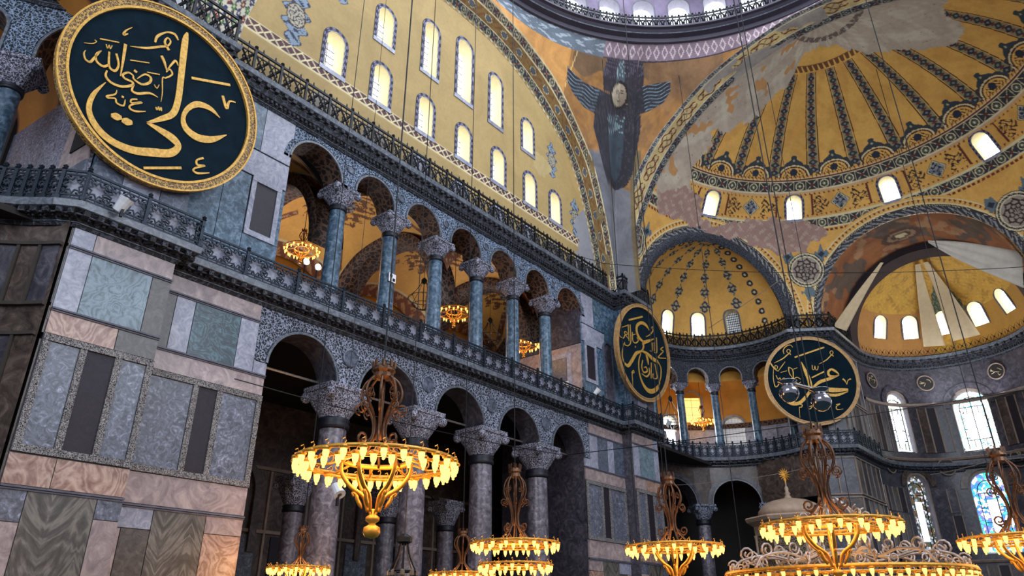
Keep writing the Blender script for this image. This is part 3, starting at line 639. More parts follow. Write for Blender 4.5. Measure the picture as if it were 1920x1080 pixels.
wing([(-52.3, 33.5), (-51, 35.6), (-48.6, 36.4), (-46, 34.6), (-44, 35.8), (-41.6, 34.5), (-41.2, 31.5), (-42.0, 27), (-43, 22.5), (-44.2, 20), (-46.2, 19.2), (-48.4, 19.8), (-49.7, 23.5), (-51, 27.5), (-52.3, 30.5)], -47, 30, 95, 1.5, D1, D2)
wing([(-49.2, 33.6), (-48, 32.6), (-46.8, 33.4), (-45.6, 32.6), (-44.9, 33.4), (-45, 28), (-45.4, 22.5), (-46.4, 20.6), (-47.6, 22), (-48.4, 27)], -47, 30, 92, 2.2, lin('#3c4a54'), TQ)
f = np.hypot((x+46.8)/1.75, (y-36.9)/2.05); put(C, f < 1.28, lin('#231d1e')); put(C, f < 1, lin('#b8aa93')); put(C, (f < 1) & (x > -46.6), lin('#a08f7a'))
for dx in (-.62, .62): put(C, (np.hypot((x+46.8-dx)/.36, (y-37.35)/.13) < 1) | (np.hypot((x+46.8-dx)/.45, (y-37.75)/.1) < 1), BRN)
put(C, (np.abs(x+46.75) < .12) & (y < 37.5) & (y > 36.4), lin('#7c6753')); put(C, (np.abs(x+46.8) < .4) & (np.abs(y-35.9) < .1), BRN)
# painted band below the dome cornice
dz = (ZR-zz).ravel(); sc = azg*RRg*PI/180; m = dz < .95; put(C, m, lin('#8c7a86')); tt = dz/.95; u = np.abs((sc/.55) % 1-.5); put(C, m & (np.abs(u*1.0+np.abs(tt-.5)-.32) < .07) & (x > -52), lin('#e0ccd0')); put(C, m & (np.abs(tt-.5) > .43), lin('#3d3440')); put(C, m & (x < -52), lin('#6d7884')); put(C, m & (x < -52) & (fn(sc, tt*3, 2.5) > .3), lin('#a9b4bd'))
mesh('pendentive_north_east', np.stack([PX.ravel(), PY.ravel(), zz.ravel()], 1), grid(HP, NP_), M['fresco'], col=C, kind=KS)
# ---- east great arch
SC, SR = np.array([16, 0, 22.5]), 15.5
EIN = [(15.45*math.cos(a), 22.5+15.45*math.sin(a)) for a in np.linspace(0, PI, 30)]; EIN = [(15.45, 21.9)]+EIN+[(-15.45, 21.9)]
def pe_(C, s, t):
    put(C, t >= 0, lin('#d9c186')); m = t < .27; chain(C, m, s, t/.27, .62, lin('#333844'), lin('#4d5c58'), lin('#b9b4a4'))
    m = (t > .30) & (t < .72); per = 2.3; k = (s/per) % 1; y_ = (t-.51)*2.4*.9; x_ = (k-.5)*per
    wl = .42*np.sqrt(np.clip(1-(x_/1.02)**2, 0, 1))*(.75+.25*np.cos(x_*6)); put(C, m & (np.abs(np.abs(y_)-wl) < .05) & (np.abs(x_) < 1.02), RED); put(C, m & (np.abs(y_) < wl*.75) & (np.abs(np.sin(5.5*x_)*.22-y_) < .055), RED*.8); put(C, m & (np.abs(y_) < wl*.6) & (np.abs(np.sin(5.5*x_)*.22+y_) < .04), lin('#6b5a55'))
    m = (t > .75) & (t < .985); chain(C, m, s, (t-.75)/.235, .58, lin('#2f3440'), lin('#4d5c58'), lin('#b9b4a4'))
    put(C, (np.abs(t-.285) < .018) | (np.abs(t-.735) < .015), lin('#e5d8b5')); put(C, (np.abs(t-.272) < .008) | (np.abs(t-.72) < .006) | (t > .985), BRN)
    put(C, (s > 17) & (s < 26) & (t > .3) & (fn(s*.6, t*3, 1.) > -.1), lin('#a79f96'))
a, s_ = arclen(EOUT, 640); b, _ = arclen(EIN, 640); b = b[:, :]; 
T = np.array(list(np.linspace(0, .27, 16))+list(np.linspace(.28, .73, 26))+list(np.linspace(.74, 1, 16))); V = []
for i in range(640):
    for t_ in T:  # a narrow front face, then the soffit
        f_ = t_; xq = 15.0+(.25*t_/.27 if t_ < .27 else .25+1.75*(t_-.27)/.73); p = a[i]+(b[i]-a[i])*(min(1, t_*.45/.27 if t_ < .27 else .45+.55*(t_-.27)/.73)); V.append((xq, p[0], p[1]))
C = np.tile(CRM, (640*len(T), 1)); pe_(C, np.repeat(s_, len(T)), np.tile(T, 640)); mesh('arch_soffit_east', V, grid(640, len(T)), M['fresco'], col=C, kind=KS)
# ---- east semidome
NU, NV = 760, 400; el = np.linspace(-2.3, 86.2, NV); uu = np.linspace(-1, 1, NU)
elr = np.radians(el); amax = np.arccos(np.clip(1/(SR*np.cos(elr)), -1, 1)); AZ = (uu[:, None]*amax[None, :]); EL = np.tile(elr, (NU, 1))
X = SC[0]+SR*np.cos(EL)*np.cos(AZ); Y = SR*np.cos(EL)*np.sin(AZ); Z = SC[2]+SR*np.sin(EL); X, Y, Z = X.ravel(), Y.ravel(), Z.ravel()
az = np.degrees(AZ).ravel(); e = np.degrees(EL).ravel(); C = np.tile(ORA, (len(X), 1)); cosE = np.cos(np.radians(e))
put(C, sstep(-.3, .6, fn(az/6, e/6, 1.2))*.3, lin('#b9772d'))
sm = az*PI/180*SR*cosE
for k in range(-6, 6):   # twelve painted ribs
    c = 7.6+15*k+(0 if k < 9 else 0); d = (az-c)*PI/180*SR*cosE; w = .98-.36*(e-43)/30
    m = (np.abs(d) < w/2) & (e > 43.2) & (e < 72.5); rib(C, m, (e-43)*.27, d/w+.5, .75)
    c2 = c+7.5; d = (az-c2)*PI/180*SR*cosE; m = (np.abs(d) < 1.9) & (e > 42) & (e < 53); Cm = C[m]; lunette_crest(Cm, d[m], (e[m]-42.7)*.27, 2.55 if k % 2 else 2.4, 1.6); C[m] = Cm
put(C, (e > 73) & (e < 75), lin('#6e4426')); teeth(C, (e > 73.1) & (e < 74.7), sm, .35-(e-73)*.1, .35, ORA)
put(C, e > 75.2, ORA)
m = (e > 37.9) & (e < 42.2); put(C, m, CRM); chain(C, (e > 38.3) & (e < 41.4), az*PI/180*SR*.77, (e-38.3)/3.1, .85, lin('#2e3038'), lin('#4f5f50')); put(C, (e > 41.5) & (e < 41.9), RED*.8); teeth(C, (e > 41.9) & (e < 42.8), sm, (e-41.9)*.4, .3); put(C, (e > 37.8) & (e < 38.15), lin('#c9a487'))
m = (e > 27) & (e < 30.6); put(C, m, CRM*.95); chain(C, (e > 27.4) & (e < 30.2), az*PI/180*SR*.88, (e-27.4)/2.8, .75, lin('#2e3038'), lin('#4f5f50')); teeth(C, (e > 37) & (e < 37.7), sm, (37.7-e)*.6, .34); teeth(C, (e > 30.9) & (e < 31.5), sm, (e-30.9)*.6, .34); teeth(C, (e > 26.2) & (e < 26.9), sm, .5, .34)
for k in range(-3, 4):   # lozenges between the windows and mouldings beside them
    c = 15+30*k; x_ = (az-c)*PI/180*SR*.83; y_ = (e-34.2)*.27; d = np.abs(x_)+np.abs(y_)
    put(C, d < .72, NAV); put(C, (d < .55) & (fn(x_, y_, 9) > 0), lin('#8f9298')); put(C, (np.abs(d-.62) < .05), CRM*.8)
    m = (np.abs(x_) > .8) & (np.abs(x_) < 2.1) & (np.abs(y_) < .5*(1+.4*np.sin(x_*5))); arab(C, m, x_*1.0, y_, 8, BRN, .2)
    c = 30*k; x_ = np.abs(az-c)*PI/180*SR*.83; put(C, (np.abs(x_-1.35) < .07) & (e > 31.4) & (e < 37.3), RED*.8)
NEn = np.array([.513, .858]); EXc3 = np.array([23.3, 12.0])
def pdist(nx, ny, cx, cy, cz):
    dd = (X-cx)*nx+(Y-cy)*ny; tx = -(X-cx)*ny+(Y-cy)*nx; return dd, np.hypot(tx, Z-cz), tx
cut = np.zeros(len(X), bool)
for (nx, ny, cx, cy, rad) in ((.513, .858, 23.3, 12.0, 6.55), (.513, -.858, 23.3, -12.0, 6.55), (1, 0, 30.0, 0, 6.65)):
    dd, rp, tx = pdist(nx, ny, cx, cy, 22.5); cut |= dd > 0
    q = -dd   # distance in front of the opening plane, measured along the surface
    dist = np.where(dd < 0, np.sqrt(np.clip(dd*dd+(rp-rad)**2, 0, None)), 0); near = (dd < 0) & (rp < 9.5)
    side = near & (dist < 1.25); s_a = np.arctan2(Z-22.5, tx)*rad
    put(C, side, CRM); put(C, side & (dist < .5), lin('#2e3038')); put(C, side & (dist < .42) & (np.abs(np.sin(s_a*4)+np.sin(s_a*11+dist*20)) < .5), lin('#8f8f90')); put(C, side & (np.abs(dist-.56) < .04), BRN)
    put(C, side & (dist > .72), ORA*1.02); teeth(C, side & (dist > .74) & (dist < .98), s_a, (dist-.74)*2., .3); put(C, side & (np.abs(dist-1.05) < .035), CRM)
for c in (27.9, -27.9, 88, -88):   # medallions in the spandrels
    x_ = (az-c)*PI/180*SR*cosE; y_ = (e-15.6)*.27; m = np.hypot(x_, y_) < 3; Cm = C[m]; xm, ym = x_[m], y_[m]
    for q in (-1, 1): put(Cm, (np.abs(xm-q*1.25)+np.abs(ym-1.15)*.8 < .52+.12*np.sin(xm*14)), lin('#5f7077')); put(Cm, (np.abs(xm-q*1.25)+np.abs(ym-1.15) < .25), NAV)
    put(Cm, (np.abs(xm)+np.abs(ym+1.75)*.7 < .5+.12*np.sin(xm*14)), lin('#5f7077'))
    medallion(Cm, xm, ym, 1.38); C[m] = Cm
PT = lin('#b5a593')   # plain repair plaster patches
P1 = [(92, 40), (80, 26), (70, 28), (68, 33), (73, 42), (68, 49), (73.1, 51.7), (62, 55), (51.4, 60.5), (47, 66), (39, 69.5), (38, 75), (33, 78.5), (15, 80.3), (-4, 79), (-12, 75.4), (-17.8, 73.8), (-26, 69.5), (-32.9, 68), (-45, 61), (-53.1, 57.1), (-62, 56), (-66, 62), (-92, 63), (-92, 90), (92, 90)]
jx, jy = az+2.2*fn(az/5, e/5, 1.5), e+1.1*fn(e/4, az/5, 1.7)
pm = inpoly(jx, jy, P1); f = fn(az/5, e/4, 1.); put(C, pm, PT); put(C, pm, PT+np.outer(np.clip(sstep(-.2, .7, f), 0, 1), lin('#c8bca8')-PT)); put(C, pm & (fn(az/8+3, e/5, 1.2) > .45) & (az > 40), lin('#c08f5c')); put(C, pm & (fn(az/3, e/2, 1.6) > .85), lin('#8a7b6e')); put(C, pm & (np.abs(e-82-.03*az) < .8) & (fn(az/3, e, 1) > -.3), lin('#6e5f58'))
P2 = [(83, 31), (70, 36), (63.6, 34.9), (62.5, 31.5), (63.6, 28.7), (56, 28), (49.5, 30.2), (42, 30.4), (36, 31), (30, 30.4), (23.6, 28.5), (20, 26), (23, 24), (27.4, 21.5), (34, 20.5), (38.7, 21.8), (46, 24.5), (58, 25), (66, 26.8), (80, 26)]
pm = inpoly(jx, jy, P2); put(C, pm, lin('#a08075')); put(C, pm & (fn(az/2, e/2, 2.) > .3), lin('#b29a8c'))
sw = []
for c in (60, 30, 0, -30, -60): sw.append((c, 33.85))
hole = np.zeros(len(X), bool)
for c, ec in sw:
    x_ = (az-c)*PI/180*SR*math.cos(R(ec)); y_ = (e-ec)*PI/180*SR+.92; hole |= (np.abs(x_) < .58) & (y_ > -.05) & ((y_ < 1.3) | (np.hypot(x_, y_-1.27) < .6))
zmask = Z < 21.85
F = grid(NU, NV); F = F[~hole[F].any(1) & ~cut[F].all(1)]
mesh('semidome_east', np.stack([X, Y, Z], 1), F, M['paint'], col=C, kind=KS, smooth=True)
for c, ec in sw:
    a_, b_ = R(c), R(ec); nrm = np.array([math.cos(b_)*math.cos(a_), math.cos(b_)*math.sin(a_), math.sin(b_)]); rx = np.array([math.sin(a_), -math.cos(a_), 0]); up = np.cross(rx, nrm); up = np.array([-math.sin(b_)*math.cos(a_), -math.sin(b_)*math.sin(a_), math.cos(b_)])
    hn = np.array([math.cos(a_), math.sin(a_), .12]); window(SC+SR*nrm-up*.92-nrm*.0, rx, up, hn, 1.12, 1.86, .75, .2, pane='day', bars=(1, 2), splay=.92)
# ---- conches and their arches
def conch(name, c, r, nx, ny, paintf, wins, elmax=90, el0=-3, deep=None, wsz=(.95, 1.75), arc=90):
    base = math.degrees(math.atan2(ny, nx)); nu, nv = 300, 170; A, E_ = [q.ravel() for q in np.meshgrid(np.linspace(-arc, arc, nu), np.linspace(el0, elmax, nv), indexing='ij')]
    X = c[0]+r*np.cos(np.radians(E_))*np.cos(np.radians(A+base)); Y = c[1]+r*np.cos(np.radians(E_))*np.sin(np.radians(A+base)); Z = c[2]+r*np.sin(np.radians(E_))
    C = np.tile(ORA, (len(X), 1)); paintf(C, A, E_, r); hole = np.zeros(len(X), bool)
    for wa, wz in wins:
        ec = math.degrees(math.asin((wz-c[2])/r)); x_ = (A-wa)*PI/180*r*math.cos(R(ec)); y_ = (E_-ec)*PI/180*r; w, h = wsz
        hole |= (np.abs(x_) < w/2+.03) & (y_ > -.03) & ((y_ < h-w/2) | (np.hypot(x_, y_-h+w/2) < w/2+.03))
    F = grid(nu, nv); F = F[~hole[F].any(1)]; o = mesh(name, np.stack([X, Y, Z], 1), F, M['paint'], col=C, kind=KS, smooth=True)
    for wa, wz in wins:
        ec = math.asin((wz-c[2])/r); a_ = R(wa+base); nrm = np.array([math.cos(ec)*math.cos(a_), math.cos(ec)*math.sin(a_), math.sin(ec)]); q = ec+.14; up = np.array([-math.sin(q)*math.cos(a_), -math.sin(q)*math.sin(a_), math.cos(q)])
        dim = wa == -46; window(np.array(c)+r*nrm, (math.sin(a_), -math.cos(a_), 0), up, (math.cos(a_), math.sin(a_), .0), *wsz, .6, .13, bars=(6, 9) if dim else (1, 2), fmat=M['stone'], splay=.95, pane='glass_grey' if dim else 'day', barm=M['ironb'] if dim else None)
    return o
def pex(C, A, E_, r):
    for c in (-52, -26, 0, 26, 52):
        d = (A-c)*PI/180*r*np.cos(np.radians(E_)); w = .95*(1-(E_-20)/110); s = E_*PI/180*r; u = (s/1.25) % 1-.5
        wd = w*.5*(.55+.45*np.cos(u*2*PI)); m = (np.abs(d) < wd) & (E_ > 24) & (E_ < 84); put(C, m, CRM*.62); put(C, m & (np.abs(np.sin(d*9+1.5*np.sin(s*7))*np.sin(s*9)) < .45), NAV*1.3+BRN*.5)
    for c in (-70, 70): 
        d = (A-c)*PI/180*r*np.cos(np.radians(E_)); s = E_*PI/180*r; u = (s/.8) % 1-.5; put(C, (np.hypot(d, u*.8) < .26), NAV*1.2); put(C, (np.hypot(d, u*.8) < .1), CRM)
    put(C, np.abs(A) > 86, BRN)
conch('conch_north_east', (23.3, 12.0, 22.3), 6.3, .513, .858, pex, [(31, 23.0), (6, 23.0), (-20, 23.0), (-46, 23.0), (55, 23)], wsz=(1.05, 2.0))
conch('conch_south_east', (23.3, -12.0, 22.2), 6.3, .513, -.858, pex, [], wsz=(1.05, 2.0))
for sg in (1, -1):   # arch ring between the semidome and each conch
    V = []; n = 60
    for a_ in np.linspace(0, PI, n):
        for rr_, dd in ((6.85, -.02), (6.6, -.14), (6.45, -.12), (6.12, .16)):
            tx = rr_*math.cos(a_); V.append((23.3+dd*.513-tx*.858, sg*(12+dd*.858+tx*.513), 22.3+rr_*math.sin(a_)))
    mesh('arch_ring', V, grid(n, 4), M['lace_dark'], kind=KS)
# ---- apse: outer arch, dark inner arch, conch
def pbar(C, s, t): 
    put(C, t >= 0, lin('#a4663a')); put(C, fn(s*.7, t*2, 1.) > .1, lin('#6e5a4c')); put(C, fn(s*.5+4, t*2, 1.4) > .45, lin('#b98a62')); r = np.hypot((s-10.6)/1.5, (t-.55)/.22); put(C, r < 1, lin('#5e4032')); put(C, (np.abs(r-.6) < .1), lin('#a8896a')); put(C, r < .3, CRM)
def barrel(name, x0, x1, r0, r1, paintf, zc=22.3):
    A = [(r0*math.cos(a_), zc+r0*math.sin(a_)) for a_ in np.linspace(0, PI, 40)]; Bc = [(r1*math.cos(a_), zc+r1*math.sin(a_)) for a_ in np.linspace(0, PI, 40)]
    return loft(name, [(r0, 21.8)]+A+[(-r0, 21.8)], x0, [(r1, 21.8)]+Bc+[(-r1, 21.8)], x1, 260, 24, paintf, ax=0)
barrel('ceiling_bema', 29.85, 34.6, 6.72, 6.5, pbar)
barrel('arch_face_apse', 34.6, 34.62, 6.5, 5.95, lambda C, s, t: put(C, t > -1, lin('#2c2328')))
barrel('arch_soffit_apse', 34.62, 36.12, 5.95, 5.80, lambda C, s, t: put(C, t > -1, lin('#3b2c2c')))
def pap(C, A, E_, r):
    put(C, E_ > -90, lin('#d3a445')); put(C, sstep(0, .6, fn(A/7, E_/6, 1.3)), lin('#b98c3c')); put(C, sstep(.3, .7, fn(A/3, E_/3, 2)), lin('#dbb65c'))
    put(C, (E_ < 32) & (A > 14+fn(E_/4, A/6)*3), lin('#c08a4a')); put(C, (E_ < 26) & (A < -12), lin('#b98a3c'))
    bl = [(-14, 22), (-19, 30), (-16, 44), (-9, 55), (-3, 57), (2, 50), (5, 44), (8, 30), (7, 22)]; j = inpoly(A+fn(A/3, E_/3)*1.5, E_, bl); put(C, j, lin('#4b5a4e')); put(C, j & (fn(A/2, E_/3, 2) > .2), lin('#7d8a72')); put(C, j & (fn(A/2+5, E_/2, 2) > .6), lin('#2c3136'))
conch('conch_apse', (36, 0, 22.3), 5.95, 1, 0, pap, [(55, 23.5), (28, 23.5), (1, 23.5), (-25, 23.5), (-53, 23.5)], wsz=(1.15, 1.95))
# ================================================================== EXEDRAE, APSE, AISLES, GALLERY, DOME
# ---- north-east exedra (ground: two big columns, gallery: slender columns)
ex_ops = [(11, 43), (55, 87), (99, 131)]
we = arcade('wall_exedra', curved(EXC, EXR), -31, 148.5, ex_ops, 9.75, 11.45, 12.7, 1.2, M['brown_marble'], M['dark_marble'], unit=PI/180*EXR, rmat=M['dark_marble'], n=26)
for i, (a_, lb) in enumerate(((49, 'between the two visible dark arches of the curved recess'), (93, 'half hidden by the far marble pier in the curved recess'), (5, 'behind the domed loge in the curved recess'))):
    column('column', EXC[0]+(EXR+.6)*math.cos(R(a_)), EXC[1]+(EXR+.6)*math.sin(R(a_)), 0, 8.7, .5, 9.75, M['shaft_grey'], 'thick dark ground column, '+lb, 'curved recess ground columns', cw=1.6, rot=R(a_-90), dpth=1.5, capm=M['lace'])
exg = [56.4, 32.2, 8, -16.2, 80.6, 104.8]; exo = [(8+24.2*k+4.6, 8+24.2*(k+1)-4.6) for k in range(-2, 5)]
wg2 = arcade('wall_exedra_gallery', curved(EXC, EXR), -31, 148.5, exo, 19.05, 20.25, 20.98, 1., M['lace_dark'], M['soffit'], unit=PI/180*EXR, ring=.16, n=20)
EL = ['in the curved recess, between bright window and lit chandelier', 'between lit chandelier and grey barred window of the curved recess', 'between barred window and round name board in the curved recess', 'behind the round name board at the end of the curved recess', 'in the curved recess at the edge of the steeply seen name board', 'behind the marble pier in the curved recess']
for a_, lb in zip(exg, EL):
    column('column', EXC[0]+(EXR+.5)*math.cos(R(a_)), EXC[1]+(EXR+.5)*math.sin(R(a_)), ZL-.02, 18.4, .3, 19.05, M['shaft'], 'slim gallery column '+lb, 'curved recess gallery columns', cw=1.0, rot=R(a_-90), dpth=.95)
# north-west exedra seen at the left edge
wnx = arcade('wall_exedra_west', curved((-EXC[0], EXC[1]), EXR), 29.5, 100, [(31, 55.5), (65.5, 78), (84, 99)], 18.6, 20.3, 20.98, 1., M['lace_up'], M['soffit'], unit=PI/180*EXR, ring=.2)
for a_, lb in ((60.5, 'at the photo edge above the curving railing'), (80, 'deeper in the near curved recess')):
    column('column', -EXC[0]+(EXR+.5)*math.cos(R(a_)), EXC[1]+(EXR+.5)*math.sin(R(a_)), ZL-.02, 17.6, .36, 18.6, M['shaft'], 'near gallery column in the dark corner, '+lb, 'near curved recess gallery columns', cw=1.5, rot=R(a_-90), dpth=1.3)
b = B()
for a0, a1 in ((31, 100),):
    P = arcpts((-EXC[0], EXC[1]), EXR, a0, a1, 14)
    for p, q in zip(P[:-1], P[1:]): n = len(b.V); b.V += [(*p, 0), (*q, 0), (*q, 12.7), (*p, 12.7)]; b.F.append((n, n+1, n+2, n+3))
b.obj('wall_exedra_ground_west', M['brown_marble'], kind=KS)
# gallery side wall with wavy marble at the far left, and the ochre vault over it
gd = np.array((-.105, .9945, 0)); gn_ = np.array((-.9945, -.105, 0)); g0 = np.array((-17.93, 15.3, 0)); gax = (gd, gn_, (0, 0, 1))
sw_ = B().box(g0+gd*5+np.array((0, 0, 15.8)), (10, .1, 5.4), gax).obj('wall_gallery_side', M['wavegrey'], kind=KS)
B().box(g0+gd*.95+gn_*.06+np.array((0, 0, 15.5)), (1.9, .06, 4.6), gax).obj('door_frame', M['pink'], sw_)
B().box(g0+gd*.85+gn_*.10+np.array((0, 0, 16.6)), (.9, .06, 2.2), gax).obj('doorway_shade_slab', M['dark'], sw_)  # dark slab stands in for the shade inside the doorway, no hole behind
B().box(g0+gd*.95+gn_*.09+np.array((0, 0, 14.1)), (1.95, .08, 1.4), gax).obj('marble_panel', M['slate'], sw_)
V = []; C = []
for i in range(60):
    for j in range(60):
        t = i/59*PI*.5; y = 15.6+j/59*11; x = -17.95-.105*(y-15.3)-5.5*(1-math.cos(t)); V.append((x, y, 18.45+3.6*math.sin(t))); k = (y % 3.4)/3.4; C.append(lin('#b8762c') if not (.4 < k < .6) else lin('#5a2e25'))
mesh('ceiling_gallery_west', V, grid(60, 60), M['paint'], col=np.array(C), kind=KS)
wx = bpy.data.objects['wall_exedra_ground_west']; ribs_x = [np.array(q) for q in arcpts((-EXC[0], EXC[1]), EXR, 60, 31.4, 6)]
# ---- east piers beside the apse, bema walls and the apse wall
P_ = [np.array(p) for p in ((28.75, 8.75), (30.2, 6.5), (36, 6.35))]
def wallstrip(name, path, z0, z1, mat, panels=None, kind=KS):
    b = B()
    for p, q in zip(path[:-1], path[1:]): n = len(b.V); b.V += [(*p, z0), (*q, z0), (*q, z1), (*p, z1)]; b.F.append((n, n+1, n+2, n+3))
    return b.obj(name, mat, kind=kind)
def ribs_on(path, rows, parent, wdt=1.1, mats=('dark_marble', 'brown_marble', 'porphyry', 'dark_marble'), d=.05, trim='brownfascia'):
    """upright marble slabs with thin ribs"""
    k = 0
    for z0, z1 in rows:
        fr = B()
        for p, q in zip(path[:-1], path[1:]):
            L = np.linalg.norm(q-p); n = max(1, round(L/wdt)); t = (q-p)/L; nr = np.array([t[1], -t[0]])
            for i in range(n):
                c = p+(q-p)*(i+.5)/n+nr*d/2; k += 1
                B().box((c[0], c[1], (z0+z1)/2), (L/n-.12, d, z1-z0-.12), ((t[0], t[1], 0), (nr[0], nr[1], 0), (0, 0, 1))).obj('marble_panel', M[mats[k % len(mats)]], parent)
                c = p+(q-p)*i/n+nr*.05; fr.box((c[0], c[1], (z0+z1)/2), (.09, .12, z1-z0), ((t[0], t[1], 0), (nr[0], nr[1], 0), (0, 0, 1)))
            c = (p+q)/2+nr*.06
            for z in (z0, z1): fr.box((c[0], c[1], z), (L, .14, .1), ((t[0], t[1], 0), (nr[0], nr[1], 0), (0, 0, 1)))
        fr.obj('panel_ribs', M[trim], parent)
for sg in (1, -1):
    pth = [np.array((p[0], sg*p[1])) for p in P_]
    if sg < 0: pth = pth[::-1]
    w_ = wallstrip('wall_east_pier', pth, 0, 22, M['dark_marble']); ribs_on(pth, ((.3, 4.9), (5.0, 9.6), (9.8, 12.3), (13.2, 16.6), (16.8, 20.8)), w_)
ribs_on(ribs_x, ((.3, 4.9), (5.8, 9.0), (9.9, 11.8)), wx, 1.3, ('brown_marble', 'dark_marble'), trim='trimdark')
def holed_cyl(name, c, r, a0, a1, z0, z1, holes, mat, na=420, nz=360, th=0):
    A, Z = [q.ravel() for q in np.meshgrid(np.linspace(a0, a1, na), np.linspace(z0, z1, nz), indexing='ij')]; hole = np.zeros(len(A), bool)
    for ac, zc, w, h in holes:
        x_ = (A-ac)*PI/180*r; hole |= (np.abs(x_) < w/2+.04) & (Z > zc-.04) & ((Z < zc+h-w/2) | (np.hypot(x_, Z-(zc+h-w/2)) < w/2+.04))
    F = grid(na, nz); F = F[~hole[F].any(1)]
    return mesh(name, np.stack([c[0]+r*np.cos(np.radians(A)), c[1]+r*np.sin(np.radians(A)), Z], 1), F, mat, kind=KS, smooth=True)
aw = [(50, 14.1, 1.7, 4.8), (0, 14.0, 2.5, 4.7), (-50, 14.1, 1.7, 4.8), (48.5, 6.5, 1.8, 5.8), (3, 6.5, 2.3, 5.8), (-46, 6.5, 1.8, 5.8)]
wa = holed_cyl('wall_apse', (36, 0), 6.3, -90, 90, 0, 22, aw, M['dark_marble'])
# stained glass: panes of coloured, daylit glass set in a fretwork
def stained(a_, z0, w, h, kind_, r=6.3):
    a = R(a_); rx = np.array((math.sin(a), -math.cos(a), 0)); inn = np.array((math.cos(a), math.sin(a), 0)); o = np.array((36+r*math.cos(a), r*math.sin(a), z0))
    e = window(o, rx, (0, 0, 1), inn, w, h, .45, .2, fmat=M['brownfascia'], pane='glass_'+kind_, bars=None, reveal=M['reveal_grey'], splay=1.0)
    def P(x, y, z): return x*rx+y*np.array((0, 0, 1.))+z*inn
    ax = (rx, (0, 0, 1), inn); bd = B(); wi = w*.66
    bd.ring(arch_outline(wi, h*.86, 14, 0), arch_outline(wi+.1, h*.86+.05, 14, 0), P(0, h*.04, .38), ax, .05)
    for q in range(1, 5): bd.box(P(0, h*q/5.4, .40), (wi, .05, .04), ax)
    for q in (-1, 1): bd.box(P(q*wi*.24, h*.40, .40), (.04, h*.7, .04), ax)
    bd.obj('glazing_bars', M['iron'], e); return e
def glassmat(name, cols, scale, strength, cells=9.):
    m, nt, b = newmat(name, .3); v = pos(nt); vo = N(nt, 'ShaderNodeTexVoronoi', i_Scale=cells); nt.links.new(v, vo.inputs[0]); ed = N(nt, 'ShaderNodeTexVoronoi', feature='DISTANCE_TO_EDGE', i_Scale=cells); nt.links.new(v, ed.inputs[0])
    sp = N(nt, 'ShaderNodeSeparateColor'); nt.links.new(vo.outputs[1], sp.inputs[0]); k = len(cols); col = ramp(nt, sp.outputs[0], [(i/k, tuple(lin(c))) for i, c in enumerate(cols)], 'CONSTANT')
    lead = N(nt, 'ShaderNodeMath', operation='GREATER_THAN', i_1=.035); nt.links.new(ed.outputs[0], lead.inputs[0])
    c = mixc(nt, lead.outputs[0], (.02, .03, .04), (0, 0, 0)); mm = nt.nodes[-1]
    nt.links.new(col, mm.inputs[7]); nt.links.new(c, b.inputs['Emission Color']); b.inputs['Emission Strength'].default_value = strength; b.inputs['Base Color'].default_value = (.05, .05, .05, 1); return m
M['glass_white'] = glassmat('pale_leaded_glass', ['#ffffff', '#e8f2ff', '#ffffff', '#d8e2c8', '#f5f0ff', '#9fb0bb'], 1, 3.0, 6.)
M['glass_blue'] = glassmat('blue_and_green_leaded_glass', ['#2f9ee0', '#ffffff', '#3fc8b4', '#6a6fe0', '#e8f8ff', '#1f7fc8', '#ffffff'], 1, 2.2, 5.)
M['glass_cyan'] = glassmat('pale_blue_leaded_glass', ['#ffffff', '#ffffff', '#8fe0f0', '#fff4f0', '#f0fff0'], 1, 3.2, 5.)
M['glass_dim'] = glassmat('dim_amber_and_white_leaded_glass', ['#5a4a35', '#f0f4ff', '#7a5a2a', '#46583f', '#9fb0c0', '#3c3640'], 1, 1.0, 6.)
M['glass_bright'] = glow('bright_clear_glass', (.93, .96, 1), 3.)
for (a_, z0, w, h), k in zip(aw, ('white', 'cyan', 'white', 'dim', 'blue', 'blue')):
    e = stained(a_, z0, w, h, k); a = R(a_); rx = np.array((math.sin(a), -math.cos(a), 0)); inn = np.array((math.cos(a), math.sin(a), 0))
    wi = w*.30 if k != 'cyan' else w*.5; B().box(inn*.37+np.array((0, 0, h*.40)), (wi, h*(.5 if k != 'cyan' else .42), .03), (rx, (0, 0, 1), inn)).obj('clear_panes', M['glass_bright'], e)
# string courses, arched surrounds and slabs on the apse wall
ap = lambda n=30, r=6.3: [np.array(p) for p in arcpts((36, 0), r, 88, -88, n)]
for z, mt in ((13.45, 'brownfascia'), (5.9, 'brownfascia')): sweep('string_course', ap(), [(0, z-.12), (.14, z-.08), (.2, z+.06), (.1, z+.14), (0, z+.14)], M[mt], wa, kind=None)
sweep('string_course', ap(), [(0, 17.75), (.1, 17.8), (.12, 18.0), (0, 18.05)], M['brownfascia'], wa, kind=None)
for ac, zc, w, h in aw:
    a = R(ac); ax = (np.array((math.sin(a), -math.cos(a), 0)), (0, 0, 1), np.array((-math.cos(a), -math.sin(a), 0))); o = (36+6.3*math.cos(a), 6.3*math.sin(a), zc)
    r = w/2+.2; il = [(x, y) for x, y in arch_outline(w+.4, h+.2, 16)][1:-1]; ol = [(x, y) for x, y in arch_outline(w+1.3, h+.65, 16)][1:-1]
    V = []; F = []
    for L in (il, ol):
        for x, y in L: aa_ = a-x/6.3; V.append((36+6.2*math.cos(aa_), 6.2*math.sin(aa_), zc+y))
    m_ = len(il); F = [(i, i+1, m_+i+1, m_+i) for i in range(m_-1)]; mesh('arched_surround', V, F, M['brown_marble' if zc < 10 else 'dark_marble'], wa)
k = 0
